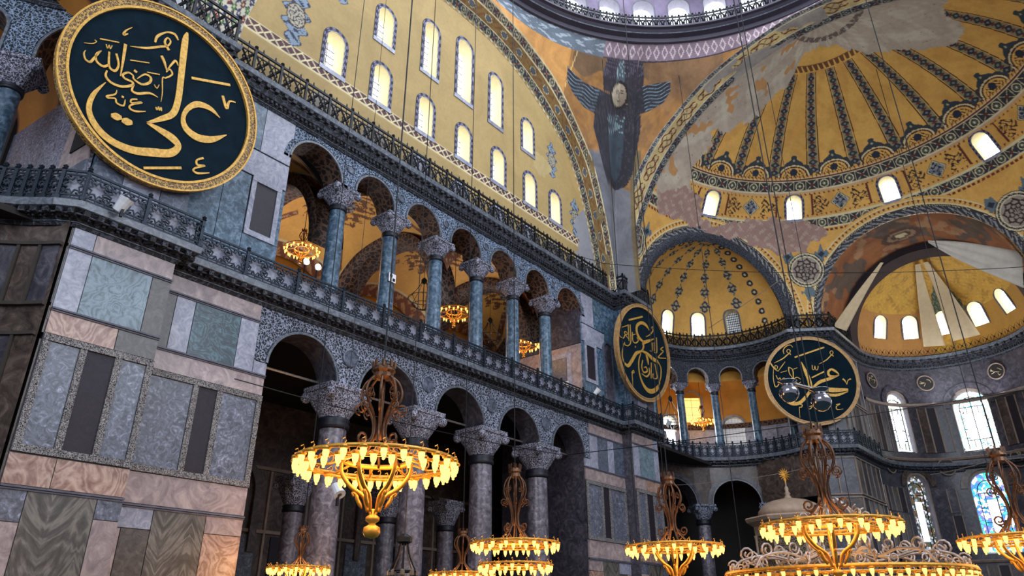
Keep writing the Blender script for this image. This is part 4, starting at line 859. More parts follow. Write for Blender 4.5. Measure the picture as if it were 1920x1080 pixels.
def clear_of(a_, z0, z1):
    for ac, zc, w, h in aw:
        if abs(a_-ac) < math.degrees((w/2+.55)/6.3)+2.6 and z1 > zc-.3 and z0 < zc+h: return False
    return True
rb_ = B()
for z0, z1 in ((14.0, 17.6), (6.4, 9.2), (9.4, 11.2), (.5, 5.6)):
    for a_ in np.arange(-86, 88, 6.6):
        if not clear_of(a_, z0, z1): continue
        a = R(a_); k += 1; nr = np.array((-math.cos(a), -math.sin(a), 0)); c = np.array((36, 0, (z0+z1)/2))-nr*6.25
        B().box(c, (.6, .06, z1-z0), ((math.sin(a), -math.cos(a), 0), nr, (0, 0, 1))).obj('marble_panel', M[('porphyry', 'brown_marble', 'dark_marble')[k % 3]], wa)
        for q in (-3.1, 3.1): a2 = R(a_+q); rb_.box((36+6.24*math.cos(a2), 6.24*math.sin(a2), (z0+z1)/2), (.07, .1, z1-z0), ((math.sin(a2), -math.cos(a2), 0), (math.cos(a2), math.sin(a2), 0), (0, 0, 1)))
rb_.obj('panel_ribs', M['brownfascia'], wa)
# small round inscribed boards on the apse wall
def squiggle(seed, r):
    g = random.Random(seed); L = []
    for _ in range(5):
        x, y = g.uniform(-.5, .5)*r, g.uniform(-.45, .45)*r; P = [(x, y)]; a = g.uniform(0, 6.28)
        for _ in range(4): a += g.uniform(-1.3, 1.3); x += math.cos(a)*.26*r; y += math.sin(a)*.2*r; q = math.hypot(x, y); f = min(1, .66*r/max(q, .01)); P.append((x*f, y*f))
        L.append(P)
    return L
def small_board(a_, z, seed, lb, r=.62):
    a = R(a_); nr = np.array((-math.cos(a), -math.sin(a), 0)); ax = (np.array((math.sin(a), -math.cos(a), 0)), (0, 0, 1), nr); p = np.array((36+6.22*math.cos(a), 6.22*math.sin(a), z))
    e = empty('round_board', tuple(p), label=lb, cat='round board', group='small round boards on the apse wall')
    B().lathe([(.01, 0), (r, 0), (r, .06), (.01, .06)], 36, (0, 0, 0), ax).obj('panel', M['disc2'], e)
    B().tube([np.array(ax[0])*r*math.cos(t)+np.array((0, 0, 1))*r*math.sin(t)+nr*.06 for t in np.linspace(0, 2*PI, 36)[:-1]], .055, 6, True).obj('rim', M['brownfascia'], e)
    g = B()
    for P in squiggle(seed, r): g.tube([np.array(ax[0])*x+np.array((0, 0, 1))*y+nr*.07 for x, y in smoothpts(P, 3)], .025, 4)
    g.obj('lettering', M['goldpale'], e)
for a_, z, sd, lb in ((71, 19.7, 1, 'small round dark board with pale writing, upper row, beside the bema corner'), (25, 19.7, 2, 'small round dark board with pale writing, upper row, between the two upper stained windows'), (-23, 19.7, 3, 'small round dark board with pale writing, upper row, beyond the wide upper stained window'),
                       (71, 12.9, 4, 'small round dark board with pale writing, lower row, beside the bema corner'), (25, 12.85, 5, 'small round dark board with pale writing, lower row, between the two lower stained windows'), (-21, 12.95, 6, 'small round dark board with pale writing, lower row, beyond the blue stained window')):
    small_board(a_, z, sd, lb)
# ---- north aisle behind the ground arcade
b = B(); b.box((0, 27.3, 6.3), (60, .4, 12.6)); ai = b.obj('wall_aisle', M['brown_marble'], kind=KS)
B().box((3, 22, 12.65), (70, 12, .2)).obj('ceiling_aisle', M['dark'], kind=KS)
g = B()
for k in range(-9, 12):
    g.box((k*2.4, 27.05, 4.5), (.12, .12, 9)); 
for z in (3.2, 6.0, 9.1): g.box((0, 27.05, z), (56, .14, .16))
g.obj('panel_ribs', M['brownfascia'], ai)
for k in range(-8, 11):
    B().box((k*2.4+1.2, 27.05, 4.6), (1.5, .06, 2.4)).obj('marble_panel', M[('dark_marble', 'grey_marble', 'porphyry')[k % 3]], ai)
for k, x in enumerate((-11, -5.5, 1.2, 7.8)):
    B().ring([(x2*.9, y) for x2, y in arch_outline(2.6, 4.2, 14)], arch_outline(3.1, 4.5, 14), (x+1, 27.0, 5.0), ((1, 0, 0), (0, 0, 1), (0, -1, 0)), .15).obj('blind_arch', M['brown_marble'], ai)
for i, (x, y) in enumerate(((-9.0, 21.6), (-4.2, 22.2), (1.2, 22.0), (5.5, 22.0))):
    column('column', x, y, 0, 6.6, .45, 7.9, M['shaft_grey'], 'dim grey column standing in the dark aisle, %s counted from the near pier' % ['first', 'second', 'third', 'fourth'][i], 'aisle columns', cw=1.4)
# ---- north gallery interior: painted vaults, cross arches, back wall
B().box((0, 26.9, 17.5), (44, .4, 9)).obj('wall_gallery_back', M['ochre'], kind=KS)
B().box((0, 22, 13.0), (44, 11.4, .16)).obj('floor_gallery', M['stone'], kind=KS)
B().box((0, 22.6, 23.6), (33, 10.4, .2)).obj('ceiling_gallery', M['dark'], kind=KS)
def vault(name, cx, cy, hw, hd, zs, rise, seed=0):
    n = 150; X, Y = [q.ravel() for q in np.meshgrid(np.linspace(-hw, hw, n), np.linspace(-hd, hd, n), indexing='ij')]; Rv = math.hypot(hw, hd)*1.02
    Z = zs+rise*np.sqrt(np.clip(1-(X**2+Y**2)/Rv**2, 0, 1)); C = np.tile(ORA*1.05, (len(X), 1)); r = np.hypot(X/hw, Y/hd); a = np.arctan2(Y, X)
    w = .46*(1+.09*np.sin(16*a)); put(C, r < w, lin('#6e4a2c')); put(C, (r < w) & (fn(X, Y, 4.5) > .1), ORA); put(C, r < .2, lin('#8a8f98')); put(C, (r < .2) & (np.abs(np.sin(8*a)+np.sin(r*60)) < .6), BRN)
    ex_ = np.maximum(np.abs(X)/hw, np.abs(Y)/hd); m = ex_ > .82; put(C, m, lin('#7c4a34')); put(C, m & (fn(X, Y, 5) > .25), lin('#b98f60')); put(C, (np.abs(ex_-.83) < .012), CRM); m = (np.abs(np.abs(X/hw)-np.abs(Y/hd)) < .07) & (r > .55) & (ex_ < .8); put(C, m, lin('#7a4c38')); put(C, m & (fn(X, Y, 6) > .3), lin('#b98f60'))
    return mesh(name, np.stack([X+cx, Y+cy, Z], 1), grid(n, n), M['paint'], col=C, kind=KS, smooth=True)
for cx in (-11.2, -3.75, 3.75, 11.2): vault('ceiling_gallery_vault', cx, 21.9, 3.72, 4.6, 17.6, 4.9)
for x in (-7.47, 0, 7.47, 14.9):   # cross arches, patterned undersides
    V = []; n = 30
    for t in np.linspace(0, PI, n):
        for r_, dx in ((4.75, -.75), (4.2, -.75), (4.2, .75), (4.75, .75)): V.append((x+dx, 22+r_*math.cos(t)*1.0, 17.0+r_*math.sin(t)*1.05))
    ca = mesh('gallery_arch', V, grid(n, 4), M['soffit'], kind=KS)
    B().box((x, 26.3, 15), (1.3, .9, 4.2)).box((x, 17.6, 15.0), (.01, .01, .01)).obj('arch_pier', M['grey_marble'], ca)
for i, (x, y) in enumerate(((-7.47, 25.4), (0, 25.4), (7.47, 25.4))):
    column('column', x, y, 13.08, 16.2, .28, 17.0, M['pale_marble'], 'pale short column at the back of the gallery, %s counted from the near pier' % ['first', 'second', 'third'][i], 'gallery back columns', cw=1.0)
for x in (-4.6, -2.6, 2.7, 4.8, 10.2): window((x, 26.68, 14.6), (1, 0, 0), (0, 0, 1), (0, 1, 0), 1.0, 2.2, .15, .14, fmat=M['pale_marble'], pane='day_soft', bars=(2, 5), splay=.98)
# east end wall of the gallery beyond the last arch, marble clad
ge_ = B().box((13.2, 20, 15), (.3, 6, 4)).obj('wall_gallery_end', M['pink'], kind=KS)
g = B().box((13.0, 18.2, 15.2), (.1, 1.6, 2.6)).obj('marble_panel', M['pale_marble'], ge_); B().box((12.93, 18.2, 15.2), (.1, 1.0, 2.1)).obj('marble_panel', M['slate'], ge_)
lamp('gallery_daylight_west', 'AREA', (-4, 26, 17.5), 260, (.9, .93, 1), 3, (0, -1, .25), 2)
lamp('gallery_daylight_east', 'AREA', (7, 26, 17.5), 260, (.9, .93, 1), 3, (0, -1, .25), 2)
# ---- gallery around the exedra
def gal_ring(name, c, r, z0, z1, a0, a1, mat): return wallstrip(name, [np.array(p) for p in arcpts(c, r, a0, a1, 24)], z0, z1, mat)
gh = [(66, 14.0, 1.6, 3.4), (58, 13.6, 1.5, 4.4), (49, 14.6, 1.2, 3.2), (38, 17.3, 1.5, 2.6), (22, 13.6, 1.8, 4.0)]
go = holed_cyl('wall_exedra_outer', EXC, 11.5, -23, 120, 16.6, 23.4, gh, M['ochre'], 400, 200); holed_cyl('wall_exedra_outer_marble', EXC, 11.48, -23, 120, 13, 16.65, gh, M['pale_marble'], 400, 120)
for ac, zc, w, h, pn_, bb in ((66, 14.0, 1.6, 3.4, 'day', (2, 4)), (58, 13.6, 1.5, 4.4, 'day', (2, 5)), (49, 14.6, 1.2, 3.2, 'day_soft', (1, 4)), (38, 17.3, 1.5, 2.6, 'glass_amber', (1, 3)), (22, 13.6, 1.8, 4.0, 'glass_grey', (6, 9))):
    a = R(ac); window((EXC[0]+11.5*math.cos(a), EXC[1]+11.5*math.sin(a), zc), (math.sin(a), -math.cos(a), 0), (0, 0, 1), (math.cos(a), math.sin(a), 0), w, h, .3, .18, fmat=M['pale_marble'], pane=pn_, bars=bb, splay=.97)
for k, ac in enumerate((72, 53.5, 44, 38, 31, 15, 8)):
    a = R(ac); B().box((EXC[0]+11.4*math.cos(a), EXC[1]+11.4*math.sin(a), 14.9), (1.1, .08, 3.0), ((math.sin(a), -math.cos(a), 0), (math.cos(a), math.sin(a), 0), (0, 0, 1))).obj('marble_panel', M['pale_marble'], go)
sweep('painted_string', [np.array(p) for p in arcpts(EXC, 11.45, 118, -22, 30)], [(0, 16.6), (.06, 16.6), (.06, 17.0), (0, 17.0)], M['soffit'], go, kind=None)
V = []; n = 40
for a_ in np.linspace(-22, 150, n):
    for t in np.linspace(0, PI, 18): rr_ = 9.3+2.25*math.cos(t); V.append((EXC[0]+rr_*math.cos(R(a_)), EXC[1]+rr_*math.sin(R(a_)), 19.4+2.6*math.sin(t)))
mesh('ceiling_exedra_gallery', V, grid(n, 18), M['ochre'], kind=KS, smooth=True)
V = [(EXC[0]+r_*math.cos(R(a_)), EXC[1]+r_*math.sin(R(a_)), 13.02) for a_ in np.linspace(-22, 150, 30) for r_ in (6.3, 11.5)]; mesh('floor_exedra_gallery', V, grid(30, 2), M['stone'], kind=KS)
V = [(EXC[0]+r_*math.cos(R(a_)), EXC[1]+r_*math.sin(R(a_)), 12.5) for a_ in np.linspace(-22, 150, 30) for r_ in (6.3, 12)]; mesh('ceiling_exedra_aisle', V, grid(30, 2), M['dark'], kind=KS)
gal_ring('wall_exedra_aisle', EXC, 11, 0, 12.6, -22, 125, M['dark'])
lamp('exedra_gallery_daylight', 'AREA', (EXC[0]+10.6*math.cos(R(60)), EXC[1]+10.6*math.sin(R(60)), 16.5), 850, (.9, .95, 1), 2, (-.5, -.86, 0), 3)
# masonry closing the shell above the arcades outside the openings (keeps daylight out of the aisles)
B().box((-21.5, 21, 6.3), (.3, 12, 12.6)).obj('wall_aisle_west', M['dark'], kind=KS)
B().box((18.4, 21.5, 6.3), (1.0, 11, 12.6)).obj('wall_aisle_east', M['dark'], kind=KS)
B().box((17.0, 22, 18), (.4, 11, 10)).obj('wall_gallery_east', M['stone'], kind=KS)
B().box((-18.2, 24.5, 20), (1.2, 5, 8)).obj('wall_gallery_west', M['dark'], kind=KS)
# ---- dome ring: cornice, iron railing, windows
ring = [np.array((15.2*math.cos(a), 15.2*math.sin(a))) for a in np.radians(np.linspace(104, -14, 90))]
dc = sweep('trim_5', ring, [(.0, 38.35), (.12, 38.4), (.2, 38.65), (.55, 38.75), (.75, 38.95), (.95, 39.0), (.95, 39.15), (0, 39.15), (-1.4, 39.15)], M['domecornice'], kind=KS)
sweep('cornice_fascia', ring, [(.56, 38.74), (.6, 38.78), (.6, 38.83), (.56, 38.85)], M['fascia'], dc, kind=None)
NWD = 4  # drum windows every nine degrees
for k in range(-2, 12):
    ac = 4+9*k; a = R(ac); window((16.2*math.cos(a), 16.2*math.sin(a), 39.3), (math.sin(a), -math.cos(a), 0), (0, 0, 1), (math.cos(a), math.sin(a), 0), 1.5, 4.2, .8, .1, fmat=M['stone'], pane='day', bars=(2, 6), reveal=M['reveal_grey'], splay=.97)
hl = [(4+9*k, 39.3, 1.5, 4.2) for k in range(-2, 12)]
holed_cyl('wall_drum', (0, 0), 16.2, -14, 104, 39.1, 44.5, hl, M['drum'], 700, 160)
# brush strokes of the lettering on the three big boards: (x, y, width) in board radii
STROKES = {'ali':[[(0.576,0.076,0.006),(0.453,0.122,0.053),(0.319,0.094,0.067),(0.235,-0.012,0.051),(0.214,-0.142,0.046),(0.269,-0.241,0.069),(0.402,-0.273,0.082),(0.548,-0.212,0.068),(0.687,-0.077,0.008)],[(0.032,0.839,0.02),(0.035,0.71,0.068),(0.085,0.325,0.066),(0.12,0.032,0.065),(0.107,-0.152,0.064),(0.015,-0.272,0.052),(-0.1,-0.387,0.018)],[(-0.1,-0.387,0.022),(0.036,-0.397,0.062),(0.166,-0.418,0.082),(0.238,-0.473,0.064),(0.181,-0.583,0.081),(0.012,-0.667,0.086),(-0.16,-0.735,0.076),(-0.349,-0.741,0.07),(-0.503,-0.672,0.062),(-0.603,-0.544,0.049),(-0.609,-0.377,0.04),(-0.544,-0.191,0.007)],[(-0.418,-0.491,0.034),(-0.372,-0.479,0.075),(-0.326,-0.464,0.034)],[(-0.32,-0.489,0.034),(-0.272,-0.477,0.076),(-0.225,-0.461,0.035)],[(0.191,0.35,0.028),(0.599,0.525,0.03)],[(-0.018,-0.861,0.026),(0.321,-0.683,0.028)],[(0.548,0.349,0.029),(0.62,0.23,0.033),(0.633,0.327,0.021),(0.7,0.355,0.013)],[(0.509,-0.464,0.023),(0.45,-0.522,0.019),(0.466,-0.569,0.023),(0.542,-0.542,0.016),(0.46,-0.608,0.019),(0.439,-0.651,0.019),(0.494,-0.656,0.023),(0.605,-0.594,0.008)],[(-0.238,0.512,0.019),(-0.231,0.597,0.027),(-0.161,0.698,0.016),(-0.083,0.73,0.028),(-0.034,0.688,0.012)],[(-0.092,0.513,0.027),(-0.151,0.575,0.023),(-0.138,0.642,0.016),(-0.101,0.622,0.016),(-0.117,0.553,0.019),(-0.179,0.499,0.023),(-0.3,0.394,0.022),(-0.44,0.316,0.005)],[(-0.472,0.53,0.005),(-0.518,0.453,0.016),(-0.524,0.401,0.025),(-0.491,0.435,0.009)],[(-0.702,0.218,0.012),(-0.54,0.29,0.012)],[(-0.404,0.17,0.011),(-0.233,0.253,0.011)],[(-0.229,0.141,0.011),(-0.112,0.19,0.011)],[(-0.484,0.311,0.029),(-0.464,0.15,0.025),(-0.442,-0.05,0.009)],[(-0.534,0.159,0.021),(-0.487,0.059,0.018),(-0.499,-0.025,0.024),(-0.557,-0.011,0.021),(-0.595,0.137,0.017)],[(-0.562,0.007,0.021),(-0.605,-0.044,0.024),(-0.671,-0.026,0.02),(-0.69,0.045,0.017),(-0.659,0.105,0.007)],[(-0.659,0.105,0.007),(-0.694,-0.0,0.02),(-0.716,-0.068,0.023),(-0.759,-0.067,0.017),(-0.786,-0.013,0.013),(-0.78,0.023,0.005)],[(-0.639,0.199,0.009),(-0.618,0.162,0.009),(-0.613,0.205,0.009),(-0.595,0.174,0.009),(-0.589,0.217,0.009)],[(-0.813,0.088,0.005),(-0.747,0.127,0.007),(-0.722,0.169,0.01),(-0.74,0.175,0.009)],[(-0.564,-0.064,0.014),(-0.559,-0.128,0.021),(-0.501,-0.165,0.024),(-0.408,-0.151,0.024),(-0.326,-0.084,0.025),(-0.329,-0.047,0.021),(-0.403,-0.05,0.021),(-0.425,-0.017,0.021),(-0.383,0.032,0.018),(-0.336,0.025,0.014)],[(-0.336,0.025,0.014),(-0.321,-0.008,0.018),(-0.243,-0.017,0.022),(-0.182,0.045,0.026),(-0.184,0.105,0.022),(-0.243,0.105,0.018),(-0.298,0.014,0.009)],[(-0.307,-0.063,0.011),(-0.31,-0.134,0.021),(-0.254,-0.136,0.025),(-0.152,-0.066,0.022),(-0.069,-0.065,0.006)],[(-0.345,0.088,0.025),(-0.315,0.079,0.025)],[(-0.435,-0.21,0.007),(-0.439,-0.262,0.015),(-0.498,-0.32,0.017),(-0.485,-0.333,0.017),(-0.428,-0.305,0.015),(-0.402,-0.342,0.017),(-0.342,-0.334,0.017),(-0.343,-0.264,0.007)],[(-0.243,-0.197,0.014),(-0.29,-0.23,0.016),(-0.282,-0.263,0.016),(-0.195,-0.205,0.018),(-0.281,-0.288,0.016),(-0.282,-0.33,0.018),(-0.224,-0.328,0.019),(-0.142,-0.278,0.007)],[(-0.38,-0.25,0.021),(-0.36,-0.249,0.021)],[(-0.146,0.406,0.027),(-0.104,0.356,0.027),(-0.058,0.274,0.008)],[(-0.058,0.274,0.008),(-0.037,0.357,0.019),(-0.005,0.438,0.023),(0.033,0.4,0.008)],[(-0.061,0.254,0.011),(-0.036,0.307,0.017),(-0.0,0.268,0.017),(-0.049,0.19,0.015),(-0.077,0.167,0.013),(-0.043,0.017,0.009),(-0.031,-0.095,0.004)],[(-0.063,-0.178,0.011),(-0.047,-0.202,0.011),(-0.039,-0.159,0.011),(-0.025,-0.194,0.011),(-0.015,-0.153,0.011),(-0.003,-0.189,0.011)],[(-0.135,0.05,0.007),(-0.102,0.027,0.009),(-0.091,0.078,0.006)]],'umar':[[(-0.553,0.528,0.036),(-0.044,0.754,0.037)],[(0.204,0.53,0.012),(0.09,0.608,0.069),(-0.09,0.606,0.068),(-0.246,0.498,0.061),(-0.257,0.357,0.067),(-0.166,0.257,0.072),(-0.011,0.217,0.045)],[(0.394,0.398,0.015),(0.17,0.288,0.063),(-0.011,0.196,0.073),(-0.012,0.111,0.045),(-0.076,0.011,0.039),(-0.277,-0.094,0.071),(-0.427,-0.276,0.075),(-0.577,-0.425,0.068),(-0.725,-0.383,0.036),(-0.781,-0.238,0.021),(-0.728,-0.013,0.008)],[(-0.076,0.011,0.039),(0.128,0.002,0.067),(0.336,-0.048,0.085),(0.539,-0.059,0.063)],[(0.539,-0.059,0.029),(0.654,-0.158,0.029),(0.657,-0.326,0.029),(0.595,-0.487,0.014)],[(0.072,-0.002,0.034),(0.134,-0.1,0.067),(0.17,-0.22,0.017)],[(-0.113,-0.051,0.014),(-0.187,-0.245,0.027),(-0.163,-0.483,0.032),(-0.045,-0.657,0.06),(0.119,-0.75,0.087),(0.304,-0.739,0.094),(0.495,-0.635,0.084),(0.614,-0.483,0.014)],[(-0.041,-0.177,0.022),(-0.078,-0.32,0.022),(-0.017,-0.417,0.033),(0.124,-0.362,0.033),(0.08,-0.291,0.028),(0.006,-0.319,0.017)],[(0.199,-0.271,0.022),(0.205,-0.394,0.028),(0.085,-0.484,0.033),(-0.08,-0.463,0.014)],[(0.284,-0.146,0.023),(0.271,-0.481,0.017)],[(0.414,-0.134,0.023),(0.465,-0.268,0.023),(0.5,-0.416,0.023),(0.347,-0.452,0.022),(0.349,-0.359,0.023)],[(-0.909,0.149,0.018),(-0.857,0.093,0.018),(-0.736,0.096,0.019),(-0.685,0.172,0.019),(-0.598,0.218,0.019),(-0.661,0.251,0.019),(-0.703,0.208,0.019),(-0.562,0.125,0.019)],[(-0.578,0.427,0.022),(-0.541,0.09,0.016)],[(-0.506,0.448,0.022),(-0.477,0.108,0.022),(-0.561,-0.008,0.021),(-0.683,-0.031,0.021),(-0.701,0.025,0.013)],[(-0.42,0.31,0.022),(-0.402,0.129,0.022),(-0.294,0.117,0.022),(-0.203,0.195,0.022),(-0.258,0.242,0.022)],[(-0.815,0.294,0.016),(-0.599,0.399,0.016)],[(-0.42,0.248,0.014),(-0.305,0.302,0.014)],[(-0.312,0.05,0.014),(-0.312,0.009,0.008)],[(0.323,0.299,0.017),(0.319,0.117,0.017),(0.235,0.098,0.011)],[(0.4,0.32,0.017),(0.404,0.129,0.014)],[(0.497,0.456,0.021),(0.505,0.145,0.02),(0.404,0.107,0.014)],[(0.762,0.318,0.021),(0.653,0.238,0.021),(0.76,0.224,0.021),(0.598,0.084,0.02),(0.569,0.033,0.02),(0.868,0.1,0.021)],[(0.088,0.355,0.011),(0.268,0.466,0.023),(0.386,0.609,0.023),(0.348,0.652,0.018),(0.32,0.611,0.017),(0.397,0.569,0.015)],[(-0.447,-0.536,0.018),(-0.384,-0.473,0.019),(-0.363,-0.515,0.019),(-0.426,-0.547,0.016),(-0.412,-0.682,0.011),(-0.401,-0.798,0.005)]],'mu':[[(-0.152,0.431,0.012),(-0.098,0.211,0.07),(-0.051,0.012,0.082),(-0.048,-0.206,0.087),(-0.071,-0.287,0.058)],[(0.6,0.111,0.015),(0.535,0.182,0.05),(0.458,0.228,0.044),(0.387,0.181,0.05),(0.387,0.098,0.049),(0.473,0.064,0.049),(0.598,0.096,0.015)],[(0.598,0.096,0.029),(0.395,0.022,0.064),(0.173,-0.043,0.067),(0.014,-0.157,0.043)],[(-0.01,-0.174,0.02),(0.149,-0.192,0.064),(0.421,-0.237,0.101),(0.73,-0.239,0.049)],[(-0.051,-0.206,0.043),(-0.157,-0.343,0.063),(-0.319,-0.485,0.072),(-0.477,-0.505,0.072),(-0.594,-0.437,0.052),(-0.634,-0.324,0.009)],[(0.002,-0.231,0.014),(0.159,-0.297,0.043),(0.443,-0.353,0.063),(0.72,-0.283,0.014)],[(-0.276,0.539,0.033),(0.391,0.743,0.033)],[(0.013,0.057,0.029),(0.298,0.185,0.029)],[(0.069,0.344,0.015),(0.058,0.253,0.015),(0.095,0.24,0.015),(0.122,0.323,0.015),(0.128,0.239,0.015),(0.165,0.237,0.015),(0.193,0.32,0.015)],[(0.218,0.362,0.007),(0.388,0.446,0.021),(0.513,0.551,0.021),(0.553,0.521,0.015)],[(0.513,0.551,0.015),(0.559,0.607,0.015),(0.533,0.653,0.015),(0.492,0.614,0.015),(0.513,0.551,0.015)],[(-0.737,0.428,0.009),(-0.539,0.521,0.024),(-0.383,0.633,0.021),(-0.354,0.596,0.015)],[(-0.376,0.641,0.015),(-0.346,0.698,0.015),(-0.389,0.732,0.015),(-0.427,0.687,0.015),(-0.391,0.641,0.015)],[(-0.494,0.628,0.015),(-0.498,0.717,0.018),(-0.425,0.803,0.021),(-0.326,0.829,0.018),(-0.284,0.774,0.008)],[(0.656,0.003,0.038),(0.694,-0.036,0.029),(0.727,-0.127,0.009)],[(0.727,-0.127,0.009),(0.761,-0.036,0.017),(0.828,-0.004,0.032)],[(-0.826,0.452,0.03),(-0.756,0.31,0.027),(-0.681,0.235,0.012)],[(-0.681,0.235,0.012),(-0.577,0.356,0.018),(-0.497,0.448,0.009)],[(-0.681,0.235,0.012),(-0.734,0.317,0.015),(-0.719,0.37,0.015),(-0.677,0.345,0.015),(-0.694,0.292,0.012)],[(-0.77,0.296,0.009),(-0.804,0.075,0.015),(-0.79,-0.107,0.02),(-0.727,-0.087,0.02),(-0.686,-0.018,0.018),(-0.618,-0.024,0.012)],[(-0.736,0.148,0.015),(-0.707,0.053,0.015),(-0.66,0.084,0.015),(-0.638,0.037,0.015),(-0.574,0.08,0.015),(-0.54,0.026,0.015),(-0.463,0.06,0.015),(-0.439,0.029,0.015),(-0.378,0.056,0.015)],[(-0.441,0.322,0.021),(-0.445,0.181,0.018),(-0.379,0.049,0.012)],[(-0.441,0.322,0.015),(-0.363,0.251,0.021),(-0.371,0.056,0.021),(-0.303,-0.06,0.02),(-0.231,-0.026,0.009)],[(-0.223,0.031,0.009),(-0.289,0.08,0.018),(-0.347,0.055,0.018),(-0.325,-0.014,0.012)],[(-0.346,0.268,0.012),(-0.256,0.298,0.012)],[(-0.628,0.205,0.012),(-0.486,0.241,0.012)],[(-0.325,-0.522,0.014),(-0.28,-0.546,0.017),(-0.307,-0.589,0.017),(-0.351,-0.602,0.014),(-0.371,-0.82,0.006)],[(-0.138,-0.581,0.014),(-0.081,-0.571,0.017),(-0.118,-0.625,0.017),(-0.175,-0.638,0.009)],[(0.422,-0.559,0.011),(0.507,-0.547,0.017),(0.421,-0.602,0.017),(0.431,-0.669,0.02),(0.557,-0.659,0.006)]]}
# ================================================================== RAILINGS
def star(g, c, ax, r, t, d, n=8, ri=.62):
    a = [np.array(q, float) for q in ax]
    def L(rad): return [((rad if k % 2 == 0 else rad*ri)*math.cos(PI*k/n), (rad if k % 2 == 0 else rad*ri)*math.sin(PI*k/n)) for k in range(2*n+1)]
    g.ring(L(r-t), L(r), c, a, d)
def star_panel(w, h):  # local: x along, z up, centred on x, from z 0
    g = B(); ax = ((1, 0, 0), (0, 0, 1), (0, 1, 0))
    for z in (.06, .17, h-.13, h): g.box((0, 0, z), (w, .06 if z == h else .04, .045 if z != h else .07))
    n = max(1, round(w/.62)); p = w/n; zc = (h+.04)/2
    for i in range(n):
        x = -w/2+p*(i+.5); star(g, (x, -.02, zc), ax, min(p, h-.3)*.56, .075, .04)
        for sx in (-1, 1):
            for sz in (-1, 1): star(g, (x+sx*p/2, -.02, zc+sz*(h-.3)*.36), ax, .13, .05, .04, 4, .5)
        for k in range(8):
            a = PI*k/4+PI/8; r0, r1 = .30, .44
            g.tube([(x+r0*math.cos(a), 0, zc+r0*math.sin(a)*.95), (x+r1*math.cos(a), 0, zc+r1*math.sin(a)*.8)], .03, 4)
        g.box((x-p*.5, 0, .115), (.03, .04, .11)); g.box((x-p*.5, 0, h-.065), (.03, .04, .13)); g.box((x, 0, .115), (.03, .04, .11)); g.box((x, 0, h-.065), (.03, .04, .13))
    return g
def lattice_panel(w, h):
    g = B(); g.box((0, 0, .06), (w, .06, .1)); g.box((0, 0, h-.03), (w, .08, .1)); g.box((0, 0, h-.28), (w, .05, .05)); n = max(1, round(w/.62)); p = w/n
    for i in range(n):
        x = -w/2+p*(i+.5); z0, z1 = .07, h-.28
        for s in (-1, 1): g.tube([(x-s*p/2, 0, z0), (x+s*p/2, 0, z1)], .06, 4)
        g.tube([(x, 0, z0), (x+p*.3, 0, (z0+z1)/2), (x, 0, z1), (x-p*.3, 0, (z0+z1)/2)], .035, 4, True)
        g.lathe([(.01, 0), (.09, .04), (.09, .12), (.01, .16)], 6, (x, 0, (z0+z1)/2-.08)); g.box((x-p/2, 0, h-.16), (.05, .03, .24)); g.box((x, 0, h-.16), (.03, .03, .24))
        g.lathe([(.03, 0), (.05, .05), (.02, .1), (.035, .14), (.004, .24)], 6, (x, 0, h))
    return g
PC = {}
def railing(name, path, z, h, label, group, maxw=2.24, kind='star', posts=True, n0=None, mat='iron'):
    path = [np.array(p) for p in path]; root = empty(name, (path[0][0], path[0][1], z), label=label, cat='railing', group=group); o0 = np.array((*path[0], z))
    for si, (a, b) in enumerate(zip(path[:-1], path[1:])):
        L = np.linalg.norm(b-a); n = max(1, round(L/maxw)); w = L/n; t = (b-a)/L; key = (kind, round(w-.1, 2), h)
        for i in range(n):
            c = a+t*w*(i+.5)
            if key not in PC:
                PC[key] = (star_panel if kind == 'star' else lattice_panel)(w-.1, h).obj('openwork_panel', M[mat], root); p = PC[key]
            else: p = PC[key].copy(); S.collection.objects.link(p); p.parent = root
            p.location = (c[0]-o0[0], c[1]-o0[1], 0); p.rotation_euler = (0, 0, math.atan2(t[1], t[0]))
        for i in range(n+1 if si == len(path)-2 else n):
            c = a+t*w*i; k2 = (kind, 'post', h, mat)
            if k2 not in PC:
                g = B().box((0, 0, h/2), (.1, .1, h)).box((0, 0, .05), (.2, .16, .1)).lathe([(.05, h), (.09, h+.04), (.05, h+.08), (.08, h+.13), (.01, h+.2)], 8)
                PC[k2] = g.obj('post', M[mat], root); p = PC[k2]
            else: p = PC[k2].copy(); S.collection.objects.link(p); p.parent = root
            p.location = (c[0]-o0[0], c[1]-o0[1], 0); p.rotation_euler = (0, 0, math.atan2(t[1], t[0]))
    return root
o1 = offset(OUT, .45)
iw = 21  # index of the first pier corner in OUT
G_ = 'dark iron railings along the gallery floor'
railing('gallery_railing', [o1[iw+2], o1[iw+3]], ZL, 1.0, 'long dark iron railing of star openwork in front of the six blue-green gallery columns', G_)
railing('gallery_railing', [o1[iw], o1[iw+1]], ZL, 1.0, 'dark iron railing of star openwork under the largest round name board', G_, 1.6)
railing('gallery_railing', [o1[iw+1], o1[iw+2]], ZL, 1.0, 'very short return of iron railing at the step of the near pier', G_, 1.)
railing('gallery_railing', o1[6:iw+1], ZL, 1.0, 'curving dark iron railing in the shadowy corner recess beside the largest name board', G_, 2.)
railing('gallery_railing', [o1[iw+3], o1[iw+4]], ZL, 1.0, 'very short return of iron railing at the step of the far marble pier', G_, 1.)
railing('gallery_railing', [o1[iw+4], o1[iw+5]], ZL, 1.0, 'iron railing under the narrow-looking name board on the far marble pier', G_, 1.6)
railing('gallery_railing', o1[iw+5:iw+36], ZL, 1.0, 'curved iron railing of the far recess in front of the bright gallery windows', G_, 1.4)
railing('gallery_railing', [o1[iw+35], o1[iw+36]], ZL, 1.0, 'short iron railing under the round name board between the curved recess and the apse', G_, 1.3)
